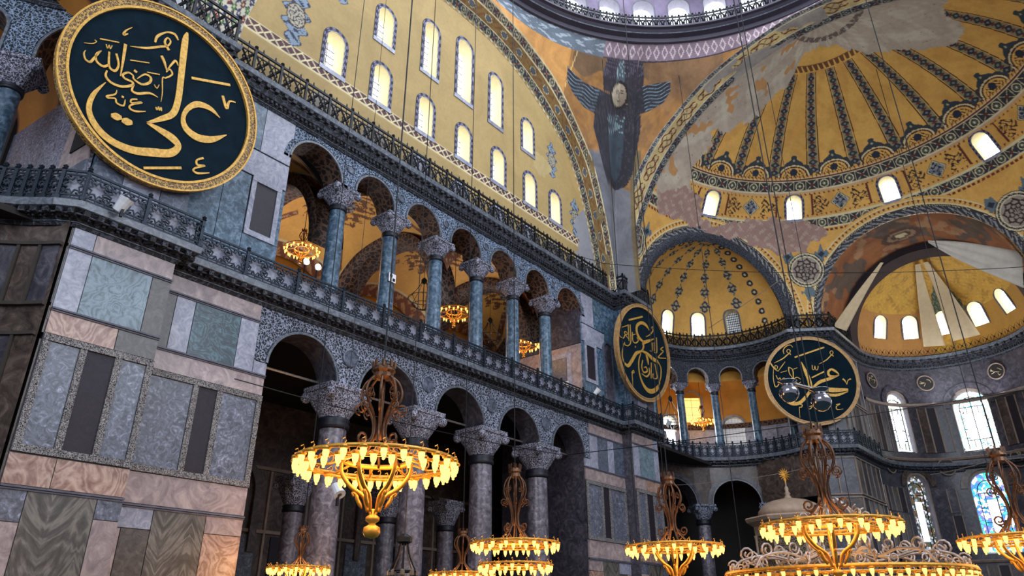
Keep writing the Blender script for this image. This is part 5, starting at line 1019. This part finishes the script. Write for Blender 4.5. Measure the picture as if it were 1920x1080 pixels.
railing('gallery_railing', [o1[iw+36], o1[iw+37]], ZL, 1.0, 'iron railing on the projecting balcony running towards the stained windows', G_, 1.3)
o2 = offset(OUT, .3); G2 = 'dark iron railings on the upper cornice'
railing('cornice_railing', [o2[iw+2], o2[iw+3]], ZU, 1.15, 'long dark iron lattice railing with finials below the yellow windowed wall', G2, 1.25, 'lat', mat='ironb')
railing('cornice_railing', [o2[iw], o2[iw+1]], ZU, 1.3, 'dark iron lattice railing above the largest round name board', G2, 1.6, 'lat', mat='ironb')
railing('cornice_railing', [o2[iw+4], o2[iw+5]], ZU, 1.15, 'dark lattice railing on top of the far marble pier', G2, 1.6, 'lat', mat='ironb')
railing('cornice_railing', [o2[iw+3], o2[iw+4]], ZU, 1.15, 'very short return of lattice railing at the step of the far pier', G2, 1., 'lat', mat='ironb')
railing('cornice_railing', o2[iw+5:iw+36], ZU, 1.05, 'curved dark lattice railing below the windows of the small ochre half dome', G2, 1.3, 'lat', mat='ironb')
railing('cornice_railing', o2[iw+35:iw+38], ZU, 1.15, 'dark lattice railing above the round name board between recess and apse', G2, 1.5, 'lat', mat='ironb')
railing('cornice_railing', o2[iw+37:iw+68], ZU, 1.0, 'curved dark lattice railing below the windows of the apse half dome', G2, 1.2, 'lat', mat='ironb')
rr_ = [np.array((14.55*math.cos(a), 14.55*math.sin(a))) for a in np.radians(np.linspace(100, -8, 60))]
railing('dome_railing', rr_, 39.15, 1.0, 'dark iron railing ringing the foot of the main dome', 'dome railing', 1.0, 'lat', mat='ironb')

# ================================================================== THE BIG ROUND NAME BOARDS
def board(C, Rr, azd, eld, key, label):
    a, e_ = R(azd), R(eld); n = np.array([math.cos(a)*math.cos(e_), math.sin(a)*math.cos(e_), math.sin(e_)]); h = np.array([-math.sin(a), math.cos(a), 0]); u = np.cross(n, h)
    root = empty('name_board', C, label=label, cat='round board', group='large round name boards'); ax = (h, u, n)
    B().lathe([(.01, -.14), (Rr*.95, -.14), (Rr*.95, 0), (.01, 0)], 96, (0, 0, 0), ax).obj('panel', M['disc'], root)
    w = .09 if key == 'ali' else .06
    def L(r): return [(r*Rr*math.cos(t), r*Rr*math.sin(t)) for t in np.linspace(0, 2*PI, 97)]
    B().ring(L(1-w), L(1.), -n*.16, ax, .24).obj('rim', M['rimgold'] if key == 'ali' else M['rimbrown'], root)
    B().ring(L(1-w-.012), L(1-w+.012), -n*.0, ax, .11).ring(L(.988), L(1.004), -n*.0, ax, .11).obj('rim_beading', M['goldleaf'] if key == 'ali' else M['rimbrown'], root)
    g = B()
    for st in STROKES[key]:
        P = smoothpts([(x, y) for x, y, w_ in st], 6); W = smoothpts([(w_, 0) for x, y, w_ in st], 6)[:, 0]; n_ = len(P); V = []
        for i in range(n_):
            t = P[min(i+1, n_-1)]-P[max(i-1, 0)]; t = t/(np.linalg.norm(t)+1e-9); q = np.array([-t[1], t[0]])*max(W[i], .004)/2
            for s_ in (-1, 1):
                for z in (.0, .035): p = (P[i]+q*s_)*Rr; V.append(p[0]*h+p[1]*u+n*z)
        F = []
        for i in range(n_-1):
            a_, b_ = 4*i, 4*i+4; F += [(a_+1, b_+1, b_+3, a_+3), (a_, b_, b_+1, a_+1), (a_+2, a_+3, b_+3, b_+2)]
        F += [(0, 1, 3, 2), (4*n_-4, 4*n_-2, 4*n_-1, 4*n_-3)]; g.add(V, F)
    g.obj('lettering', M['goldleaf'], root)
    return root
M['rimgold'] = carved('gilt_carved_rim', '#5a3d18', '#cfa14e', 14., bstr=.8, rough=.45)
M['rimbrown'] = plain('pale_gilt_rim', '#b08a58', .5, .2, .25, 5)
board((-16.46, 14.75, 18.0), 3.37, 269.93, -3.3, 'ali', 'largest dark round board with gold calligraphy and thick carved gilt rim')
board((16.10, 14.72, 17.97), 3.25, 267.2, -5., 'umar', 'round calligraphy board seen steeply from the side, on the far marble pier')
board((28.36, 7.88, 17.71), 3.28, 211.3, -3.1, 'mu', 'dark green round board with yellow-gold calligraphy between the curved recess and the apse')

# ================================================================== CHANDELIERS
def bulb_parts(s):
    b = B().lathe([(.01, -.27*s), (.035*s, -.25*s), (.025*s, -.23*s), (.055*s, -.18*s), (.075*s, -.09*s), (.068*s, .0), (.05*s, .03*s), (.01, .04*s)], 8)
    c = B().lathe([(.10*s, -.02*s), (.115*s, .02*s), (.09*s, .06*s), (.02*s, .08*s)], 8).tube([(0, 0, .06*s), (.05*s, 0, .16*s), (.02*s, 0, .22*s), (-.05*s, 0, .18*s)], .012*s, 4)
    return b, c
BC = {}
def put_bulb(root, p, s, lit=True):
    k = round(s, 2)
    if k not in BC:
        b, c = bulb_parts(s); ob = b.obj('lamp_glass', M['bulb' if lit else 'glassoff'], root, smooth=True); oc = c.obj('lamp_holder', M['giltlit'], ob); BC[k] = (ob, oc)
        ob.location = p; return
    ob = BC[k][0].copy(); oc = BC[k][1].copy(); S.collection.objects.link(ob); S.collection.objects.link(oc); ob.parent = root; oc.parent = ob; ob.location = p
def scroll(c, r, turns=1.3, a0=0., ax=((1, 0, 0), (0, 0, 1)), n=14):
    u, v = np.array(ax[0], float), np.array(ax[1], float); return [np.array(c, float)+r*(1-.7*t)*(math.cos(a0+turns*2*PI*t)*u+math.sin(a0+turns*2*PI*t)*v) for t in np.linspace(0, 1, n)]
def chandelier(C, D, nb, label, energy, tiers=((0, 1.),), top=1.30, bottom=.85, det=2, metal="gilt", upper="bronze", cable=38., lit=True, tilt=0.):
    Rr = D/2; root = empty('chandelier', C, label=label, cat='chandelier', group='chandeliers'); bs = .74*(Rr/1.4)**.5
    for zt, fr in tiers:
        r = Rr*fr; z = zt*Rr
        B().tube([(r*math.cos(t), r*math.sin(t), z+.02) for t in np.linspace(0, 2*PI, 49)[:-1]], .028*Rr/1.4+.008, 6, True).tube([(r*.86*math.cos(t), r*.86*math.sin(t), z-.05*Rr) for t in np.linspace(0, 2*PI, 49)[:-1]], .02*Rr/1.4+.006, 6, True).obj('lamp_ring', M['giltlit'], root, smooth=True)
        m = int(nb*fr)
        for i in range(m):
            a = 2*PI*i/m; ro = r*(1.0 if i % 2 else .90); put_bulb(root, (ro*math.cos(a), ro*math.sin(a), z-.02-(0 if i % 2 else .05)*Rr), bs)
    # inner hoop and spokes
    g = B(); g.tube([(Rr*.42*math.cos(t), Rr*.42*math.sin(t), .03*Rr) for t in np.linspace(0, 2*PI, 33)[:-1]], .035*Rr, 6, True)
    for i in range(8):
        a = 2*PI*i/8+.2; u = np.array((math.cos(a), math.sin(a), 0)); zz = np.array((0, 0, 1.))
        g.tube([u*Rr*.42+zz*.02*Rr, u*Rr*.65+zz*(-.06)*Rr, u*Rr*.86+zz*(-.04)*Rr], .016*Rr, 5)
        if det > 1: g.tube(scroll(u*Rr*.62+zz*.03*Rr, .09*Rr, 1.2, PI*.5, (u, zz)), .011*Rr, 4)
    g.obj('hoop', M['giltlit'], root, smooth=True)
    # lower basket: arms curving down to the hub, leaves, knob
    na = 6
    for i in range(na if bottom else 0):
        a = 2*PI*i/na+.35; u = np.array((math.cos(a), math.sin(a), 0)); zz = np.array((0, 0, 1.))
        P = smoothpts([u*.44*Rr+zz*.02*Rr, u*.42*Rr-zz*.14*Rr, u*.30*Rr-zz*.30*Rr, u*.13*Rr-zz*.42*Rr, u*.07*Rr-zz*.60*Rr], 5)
        g = B().tube(P, [.019*Rr+.010*Rr*math.sin(PI*k/(len(P)-1)) for k in range(len(P))], 6)
        if det: g.tube(smoothpts([u*.14*Rr-zz*.56*Rr, u*.20*Rr-zz*.46*Rr, u*.22*Rr-zz*.40*Rr, u*.27*Rr-zz*.37*Rr, u*.25*Rr-zz*.42*Rr], 4), [.01*Rr, .016*Rr]+[.026*Rr]*6+[.022*Rr]*4+[.016*Rr]*4+[.01*Rr], 5)
        g.obj('lower_arm', M['giltlit'], root, smooth=True)
    if bottom: B().lathe([(q*Rr, z_*Rr) for q, z_ in ((.01, -.56), (.06, -.58), (.045, -.63), (.085, -.66), (.085, -.70), (.04, -.73), (.045, -.75), (.10, -.78), (.105, -.84), (.08, -.89), (.01, -.91))], 16).obj('ball_finial', M['giltlit'], root, smooth=True)
    # upper cage
    zz = np.array((0, 0, 1.)); k = top/1.30
    for i in range(8):
        a = 2*PI*i/8; u = np.array((math.cos(a), math.sin(a), 0)); q = Rr*k
        P = smoothpts([u*.07*Rr+zz*1.18*q, u*.22*Rr+zz*1.05*q, u*.26*Rr+zz*.86*q, u*.14*Rr+zz*.66*q, u*.08*Rr+zz*.48*q, u*.12*Rr+zz*.28*q, u*.40*Rr+zz*.02*q], 5)
        g = B().tube(P, .019*Rr, 5)
        if det > 1:
            g.tube(scroll(u*.26*Rr+zz*.70*q, .085*Rr, 1.3, -PI*.5, (u, zz)), .012*Rr, 4); g.tube(scroll(u*.20*Rr+zz*.92*q, .06*Rr, 1.2, PI*.5, (u, zz)), .01*Rr, 4)
            if i % 2 == 0: g.tube(scroll(u*.26*Rr+zz*.28*q, .10*Rr, 1.4, PI, (u, zz)), .017*Rr, 5); g.tube([u*.12*Rr+zz*.1*q, u*.30*Rr+zz*.22*q], .014*Rr, 4)
        g.obj('cage_arm', M[upper], root, smooth=True)
    q = Rr*k; B().lathe([(.05*Rr, .30*q), (.03*Rr, .5*q), (.02*Rr, .9*q), (.03*Rr, 1.1*q)], 8).obj('stem', M[upper], root, smooth=True)
    c = B().lathe([(.02*Rr, 1.10*q), (.15*Rr, 1.13*q), (.13*Rr, 1.19*q), (.16*Rr, 1.22*q), (.14*Rr, 1.28*q), (.02*Rr, 1.27*q)], 16)
    for i in range(8): a = 2*PI*i/8; c.box((.14*Rr*math.cos(a), .14*Rr*math.sin(a), 1.31*q), (.03*Rr, .03*Rr, .09*q))
    c.tube([(0, 0, 1.27*q), (.04*Rr, 0, 1.38*q), (-.04*Rr, 0, 1.38*q), (0, 0, 1.27*q)], .012*Rr, 4).obj('crown', M[upper], root, smooth=False)
    L = cable-C[2]
    B().tube([(0, 0, 1.3*q), (0, 0, L)], .018, 5).obj('hanging_cable', M['ironb'], root)
    if lit and energy: lp = lamp('chandelier_light', 'POINT', (C[0], C[1], C[2]-.12), energy*2.2, (1, .50, .16), Rr*.8)
    return root
M['giltlit'] = plain('bright_gilded_brass', '#d89a38', .35, .55, .2, 9)
M['glassoff'] = plain('unlit_lamp_glass', '#57544f', .3)
GCH = 'brass ring chandeliers'
chandelier((-15.62, 3.48, 4.32), 2.8, 54, 'large lit brass chandelier with its bottom ball finial in full view', 190)
chandelier((-9.34, 14.14, 3.37), 1.9, 36, 'small lit chandelier low before the first ground column', 150, det=1)
chandelier((-4.58, 11.47, 3.30), 2.2, 36, 'lit chandelier cut by the lower photo edge before the third ground column', 60, det=1)
chandelier((-5.61, 8.31, 4.01), 2.7, 40, 'lit chandelier of three stacked lamp rings before the fourth ground column', 110, tiers=((0, 1.), (-.46, .82), (-.80, .68)), bottom=0, top=1.75)
chandelier((-2.72, 4.34, 3.88), 2.9, 40, 'lit ring chandelier in front of the far marble pier foot', 110, top=1.5)
chandelier((-6.01, -1.31, 3.78), 3.0, 44, 'lit ring chandelier in front of the domed loge and the largest lamp ring', 130, top=1.5)
chandelier((.65, -4.37, 3.81), 3.0, 44, 'lit chandelier cut by the photo edge below the blue stained window', 110, top=1.6)
# the giant ring with grey wrought scrolls
C7 = (-1.19, -.13, 2.97); R7 = 3.25; r7 = empty('giant_lamp_ring', C7, label='widest lit lamp ring with grey wrought scrollwork at the bottom edge', cat='chandelier', group='chandeliers')
B().tube([(R7*math.cos(t), R7*math.sin(t), .05) for t in np.linspace(0, 2*PI, 97)[:-1]], .06, 6, True).tube([(R7*.93*math.cos(t), R7*.93*math.sin(t), -.08) for t in np.linspace(0, 2*PI, 97)[:-1]], .045, 6, True).obj('lamp_ring', M['giltlit'], r7, smooth=True)
for i in range(96): a = 2*PI*i/96; put_bulb(r7, (R7*math.cos(a), R7*math.sin(a), -.02 if i % 2 else -.14), .72)
for i in range(12):
    a = 2*PI*i/12; u = np.array((math.cos(a), math.sin(a), 0)); zz = np.array((0, 0, 1.))
    g = B().tube(smoothpts([u*R7*.95+zz*.1, u*R7*.86+zz*.42, u*R7*.62+zz*.55, u*R7*.40+zz*.42, u*R7*.2+zz*.62], 5), .038, 5)
    g.tube(scroll(u*R7*.80+zz*.60, .22, 1.4, -PI/2, (u, zz)), .032, 5).tube(scroll(u*R7*.52+zz*.68, .2, 1.4, PI, (u, zz)), .028, 5).tube(scroll(u*R7*.93+zz*.28, .16, 1.3, 0, (u, zz)), .028, 5)
    t_ = np.array((-math.sin(a), math.cos(a), 0)); g.tube(scroll(u*R7*.95+zz*.22+t_*.4, .14, 1.3, PI, (t_, zz)), .024, 4); g.tube(scroll(u*R7*.95+zz*.22-t_*.4, .14, -1.3, 0, (t_, zz)), .024, 4)
    g.obj('scroll_arm', M['steel'], r7, smooth=True)
g = B().tube([(R7*.2*math.cos(t), R7*.2*math.sin(t), .62) for t in np.linspace(0, 2*PI, 25)[:-1]], .05, 6, True)
for i in range(6): a = 2*PI*i/6; u = np.array((math.cos(a), math.sin(a), 0)); g.tube(smoothpts([u*R7*.2+zz*.62, u*.9+zz*1.1, u*.55+zz*1.7, u*.15+zz*2.1], 4), .035, 5); g.tube(scroll(u*.85+zz*1.6, .22, 1.4, PI/2, (u, zz)), .026, 4)
g.obj('centre_cage', M['steel'], r7, smooth=True); B().tube([(0, 0, 2.1), (0, 0, 36)], .02, 5).obj('hanging_cable', M['ironb'], r7)
lamp('chandelier_light', 'POINT', (C7[0], C7[1], C7[2]-.2), 500, (1, .5, .16), 2.5)
# gallery chandeliers
chandelier((-5.58, 22.2, 19.15), 1.75, 26, 'lit gallery chandelier above two glowing floodlights in the first gallery arch', 60, det=1, cable=22.2)
chandelier((3.4, 19.9, 18.0), 2.05, 26, 'lit gallery chandelier between the third and fourth blue-green gallery columns', 60, det=1, cable=22.2)
chandelier((8.6, 18.9, 17.3), 1.9, 26, 'lit gallery chandelier beside the last blue-green gallery column', 50, det=1, cable=22.2)
chandelier((31.0, 17.7, 16.9), 1.9, 26, 'small lit chandelier inside the bright gallery of the far curved recess', 50, det=1, cable=21.5)
# unlit hanging lamps of thin iron
def iron_lamp(C, r, h, label, cable):
    e = empty('iron_hanging_lamp', C, label=label, cat='hanging lamp', group='unlit iron lamps'); g = B()
    for z, q in ((0, 1.), (-.25*h, .7)): g.tube([(r*q*math.cos(t), r*q*math.sin(t), z) for t in np.linspace(0, 2*PI, 25)[:-1]], .02, 4, True)
    for i in range(8): a = 2*PI*i/8; u = np.array((math.cos(a), math.sin(a), 0)); g.tube(smoothpts([u*r, u*r*.45+zz*.35*h, u*.06+zz*.7*h], 4), .016, 4); g.tube(smoothpts([u*r, u*r*.6-zz*.3*h, u*.02-zz*.45*h], 4), .016, 4)
    g.obj('frame', M['ironb'], e)
    for i in range(8): a = 2*PI*i/8; B().lathe([(.01, -.1), (.05, -.06), (.05, .02), (.02, .05)], 6, (r*math.cos(a), r*math.sin(a), -.02)).obj('glass_cup', M['glassoff'], e)
    B().tube([(0, 0, .7*h), (0, 0, cable-C[2])], .014, 4).obj('hanging_cable', M['ironb'], e); B().lathe([(.05, .55*h), (.16, .62*h), (.16, .72*h), (.05, .8*h)], 8).obj('boss', M['ironb'], e)
iron_lamp((1.2, 20.2, 18.2), .85, 1.6, 'unlit black iron hanging lamp seen between the second and third blue-green gallery columns', 22.2)
iron_lamp((7.4, 20.6, 17.9), .75, 1.6, 'unlit black iron hanging lamp seen between the fourth and fifth blue-green gallery columns', 22.2)
iron_lamp((-13.42, 5.0, 2.7), .26, .9, 'unlit brown hanging lamp low before the second ground column', 40)
iron_lamp((27.3, 18.6, 16.6), .8, 2.2, 'dark iron hanging lamp before the bright window of the curved recess', 21.5)
# two glowing floodlights in the gallery
for p, lb in (((-6.42, 20.4, 17.53), 'glowing round floodlight under the first gallery chandelier, the upper one'), ((-5.8, 20.3, 17.45), 'glowing round floodlight under the first gallery chandelier, the lower one')):
    e = empty('floodlight', p, label=lb, cat='floodlight', group='gallery floodlights'); B().lathe([(.01, 0), (.16, 0), (.16, .03), (.01, .04)], 16, (0, 0, 0), ((1, 0, 0), (0, 0, 1), (0, -1, 0))).obj('lens', M['spot'], e)
    B().lathe([(.05, -.2), (.17, -.05), (.19, -.002), (.05, -.004)], 16, (0, 0, 0), ((1, 0, 0), (0, 0, 1), (0, -1, 0))).tube([(0, .1, 0), (0, .1, 17-p[2]-2.5)], .03, 5).obj('housing', M['ironb'], e)
# ================================================================== small things in the nave
e = empty('globe_lamp_pair', (-11.19, -2.78, 5.62), label='two dull metal globes on a bar hanging before the yellow-gold name board', cat='hanging lamp')
gp = [np.array((-.09, .25, -.14)), np.array((.10, -.22, -.34))]
for p in gp:
    B().lathe([(.01, -.18), (.09, -.155), (.155, -.08), (.175, 0), (.155, .08), (.10, .14), (.10, .17), (.17, .21), (.17, .225), (.01, .22)], 24, p).obj('globe', M['chrome'], e, smooth=True)
B().tube([gp[0]+zz*.2, gp[1]+zz*.2], .03, 6).obj('bar', M['steel'], e); B().tube([(0, 0, -.05), (0, 0, 34)], .012, 4).obj('hanging_cable', M['ironb'], e)
def spotlight(p, d, label, s=1., lit=None, hang=0):
    e = empty('spotlight', p, label=label, cat='spotlight', group='spotlights'); d = np.array(d, float); d /= np.linalg.norm(d); u = np.cross(d, (0, 0, 1)); u /= np.linalg.norm(u); v = np.cross(u, d)
    B().lathe([(.03*s, -.22*s), (.10*s, -.2*s), (.12*s, 0), (.14*s, .1*s), (.10*s, .1*s)], 12, (0, 0, 0), (u, v, d)).obj('housing', M['ironb' if lit is None else 'white'], e); B().box((0, 0, -.16*s), (.05*s, .05*s, .3*s)).obj('bracket', M['ironb'], e)
    if hang: B().tube([(0, 0, 0), (0, 0, hang)], .012, 4).obj('hanging_cord', M['ironb'], e)
    if lit: B().lathe([(.01, .09*s), (.1*s, .09*s), (.01, .11*s)], 12, (0, 0, 0), (u, v, d)).obj('lens', M[lit], e)
spotlight((-17.0, 14.35, 13.35), (.2, -.5, .8), 'white spotlight fixed on the railing under the largest name board', 1.6, 'white')
spotlight((11.3, 15.45, 14.35), (.3, -.6, .7), 'small spotlight on the long gallery railing near the far pier, with bright lens', 1.3, 'spot')
spotlight((-9.6, 12.2, 5.5), (0, -.5, -.6), 'small hanging spotlight beside the first ground column, behind the large chandelier', 1.4, 'glassoff', 30)
spotlight((17.6, 14.1, 13.5), (-.2, -.6, .7), 'warm spotlight on the railing below the steeply seen name board', 1.3, 'spot')
def marker(p, label, s=.42, rot=0):
    e = empty('survey_marker', p, rot, label=label, cat='survey marker', group='black and white survey markers'); B().box((0, 0, 0), (s, .02, s)).obj('sheet', M['white'], e); B().box((-s*.2, -.015, s*.2), (s*.34, .012, s*.34)).box((s*.2, -.015, -s*.2), (s*.34, .012, s*.34)).obj('black_squares', M['ironb'], e)
marker((-4.62, 16.19, 16.05), 'small black and white survey marker on the second blue-green gallery column')
marker((10.55, 17.2, 14.9), 'small black and white survey marker on the pale panel by the last gallery arch', .42, PI/2)
# cloth strips hung in the apse
def cloth(name, quads, label, mat='cloth', th=.02, sag=0.):
    """quads: pairs of points (left edge, right edge) down the strip"""
    L = smoothpts([q[0] for q in quads], 5); Rg = smoothpts([q[1] for q in quads], 5); V = []; n = len(L); m = 9
    for i in range(n):
        for j in range(m):
            t = j/(m-1); p = L[i]+(Rg[i]-L[i])*t+np.array((sag*math.sin(t*PI*5), 0, 0)); V.append(p)
    V2 = [p+np.array((th, 0, 0)) for p in V]; F = [(i*m+j, (i+1)*m+j, (i+1)*m+j+1, i*m+j+1) for i in range(n-1) for j in range(m-1)]; k = len(V)
    F += [(a+k, d+k, c+k, b+k) for a, b, c, d in F]; F += [(i*m, (i+1)*m, (i+1)*m+k, i*m+k) for i in range(n-1)]+[(i*m+m-1, i*m+m-1+k, (i+1)*m+m-1+k, (i+1)*m+m-1) for i in range(n-1)]
    return tag(mesh(name, V+V2, F, M[mat], smooth=True), label, 'cloth', 'cloth strips hung in the apse')
cloth('cloth_strip', [((31, 2.05, 26.47), (31, 1.85, 26.40)), ((31, 4.1, 24.6), (31, 3.55, 24.3)), ((31, 6.3, 22.36), (31, 5.42, 21.75))], 'narrow cream cloth strip hanging slantwise before the apse arch, widening to its foot', sag=.02)
cloth('cloth_drape', [((31, -1.33, 27.2), (31, -1.33, 27.0)), ((31, -3.5, 26.3), (31, -3.0, 24.9)), ((31, -6.5, 24.5), (31, -5.93, 21.97))], 'wide greyish white cloth sweeping from the crown of the apse arch', 'white_cloth', sag=.10)
cloth('cloth_strip', [((36.4, .50, 27.9), (36.4, .12, 27.88)), ((39.5, 1.28, 26.3), (39.7, .46, 26.2)), ((41.1, 2.0, 22.6), (41.3, .45, 22.4))], 'tan cloth strip down the apse half dome, the one towards the slanting strip')
cloth('cloth_strip', [((36.4, -.10, 27.9), (36.4, -.44, 27.88)), ((39.2, -.07, 26.75), (39.3, -1.0, 26.5)), ((41.2, -.1, 22.6), (40.9, -2.15, 22.6))], 'tan cloth strip down the apse half dome, the one nearer the wide drape')
# long thin cables across the nave
def cable(P, label, r=.02, mat='ironb'):
    P = [np.array(p, float) for p in P]; return tag(B().tube(smoothpts(P, 8), r, 5).obj('cable', M[mat]), label, 'cable', 'thin cables across the nave')
def sagged(a, b, s=.5, n=8): a, b = np.array(a, float), np.array(b, float); return [a+(b-a)*t-np.array((0, 0, 4*s*t*(1-t))) for t in np.linspace(0, 1, n)]
cable([(7.5, 15.4, 9.9)]+sagged((7.5, 15.4, 9.9), (8, -18, 9.9), .35)[1:], 'long black cable sagging from the ground arcade towards the apse')
cable(sagged((-12, 15.2, 9.2), (8, 15.2, 9.9), .25), 'black cable running along in front of the ground arcade arches')
cable(sagged((3.5, 15.6, 21.6), (13.3, 15.3, 23.6), .1)+sagged((13.3, 15.3, 23.6), (22, -8, 19.5), .6)[1:], 'thin cable crossing high over the curved recess towards the apse')
cable(sagged((16.3, 14.6, 9.4), (16, 4.8, 9.35), .25), 'thin grey cable sagging before the dark ground arches of the curved recess', .014, 'steel')
cable(sagged((33.5, 2.6, 11.1), (33, -1.4, 11.55), .1)+sagged((33, -1.4, 11.55), (33, -6, 11.6), .15)[1:], 'pale cord hung before the lower stained windows of the apse', .03, 'steel')
cable(sagged((26.9, 14.5, 23.0), (27, 8.1, 25.56), .02), 'thin rod from the round spandrel medallion to the small half dome', .025, 'steel')
for x, y, z0, lb in ((9.5, 12.5, 6.0, 'thin vertical cable before the straight gallery arcade, ending above the last ground arch'), (11.0, 11.5, 4.0, 'thin vertical cable hanging beside the far marble pier'), (14, 9, 5.0, 'thin vertical cable hanging before the steeply seen name board'), (19, 4.5, 4, 'thin vertical cable hanging before the curved recess and its medallion'), (22, -2, 5, 'thin vertical cable hanging before the wide upper stained window')):
    cable([(x, y, z0), (x, y, (z0+36)/2), (x, y, 37)], lb, .022)
for i in range(5):
    a, b = ops[i]; tag(B().tube([(a-.2, 17.1, 10.6), (b+.2, 17.1, 10.6)], .05, 6).obj('tie_rod', M['steel']), 'iron tie rod across the %s ground arch counted from the near pier' % ['first', 'second', 'third', 'fourth', 'fifth'][i], 'tie rod', 'tie rods in the ground arcade')
# domed loge in front of the recess
LG = (25.6, 10.0); e = empty('domed_loge', (*LG, 0), R(12), label='domed marble loge with latticed walls and golden finial before the curved recess', cat='loge')
def octo(r, z, k=8): return [(r*math.cos(PI*(2*i+1)/k), r*math.sin(PI*(2*i+1)/k), z) for i in range(k)]
def octprism(rs, k=8):
    V = []; 
    for r, z in rs: V += octo(r, z, k)
    F = [(i*k+j, i*k+(j+1) % k, (i+1)*k+(j+1) % k, (i+1)*k+j) for i in range(len(rs)-1) for j in range(k)]+[tuple(range(k))[::-1], tuple((len(rs)-1)*k+j for j in range(k))]; return B().add(V, F)
octprism([(2.3, 0), (2.3, 4.4), (2.75, 4.6), (2.75, 4.8)]).obj('base', M['brown_marble'], e)
octprism([(2.45, 6.9), (2.5, 7.5), (2.9, 7.75), (3.0, 7.95), (2.9, 8.05), (2.2, 8.15)]).obj('roof_cornice', M['loge'], e)
B().lathe([(2.1, 8.1), (2.0, 8.5), (1.7, 8.85), (1.2, 9.1), (.5, 9.25), (.25, 9.3), (.14, 9.5), (.2, 9.6), (.1, 9.75), (.14, 9.95), (.05, 10.1), (.05, 10.3)], 32).obj('dome', M['loge'], e, smooth=True)
for j in range(8):
    a = PI*(2*j+1)/8; B().lathe([(.14, 4.8), (.11, 5.0), (.11, 6.7), (.16, 6.95)], 10, (2.4*math.cos(a), 2.4*math.sin(a), 0)).obj('post', M['loge'], e)
    a2 = a+PI/8; B().box((2.22*math.cos(a2), 2.22*math.sin(a2), 5.85), (1.7, .06, 2.0), ((-math.sin(a2), math.cos(a2), 0), (math.cos(a2), math.sin(a2), 0), (0, 0, 1))).obj('lattice_screen', M['lattice'], e)
g = B()
g.tube([(0, 0, 10.2), (0, 0, 10.6)], .05, 6)
for j in range(14):
    a = 2*PI*j/14; g.tube([(0, 0, 10.85), (.42*math.cos(a), 0, 10.85+.42*math.sin(a))], [.09, .015], 5)
g.lathe([(.01, -.08), (.2, -.05), (.2, .05), (.01, .08)], 14, (0, 0, 10.85), ((1, 0, 0), (0, 0, 1), (0, -1, 0))).obj('golden_finial', M['giltlit'], e).rotation_euler = (0, 0, R(-50))
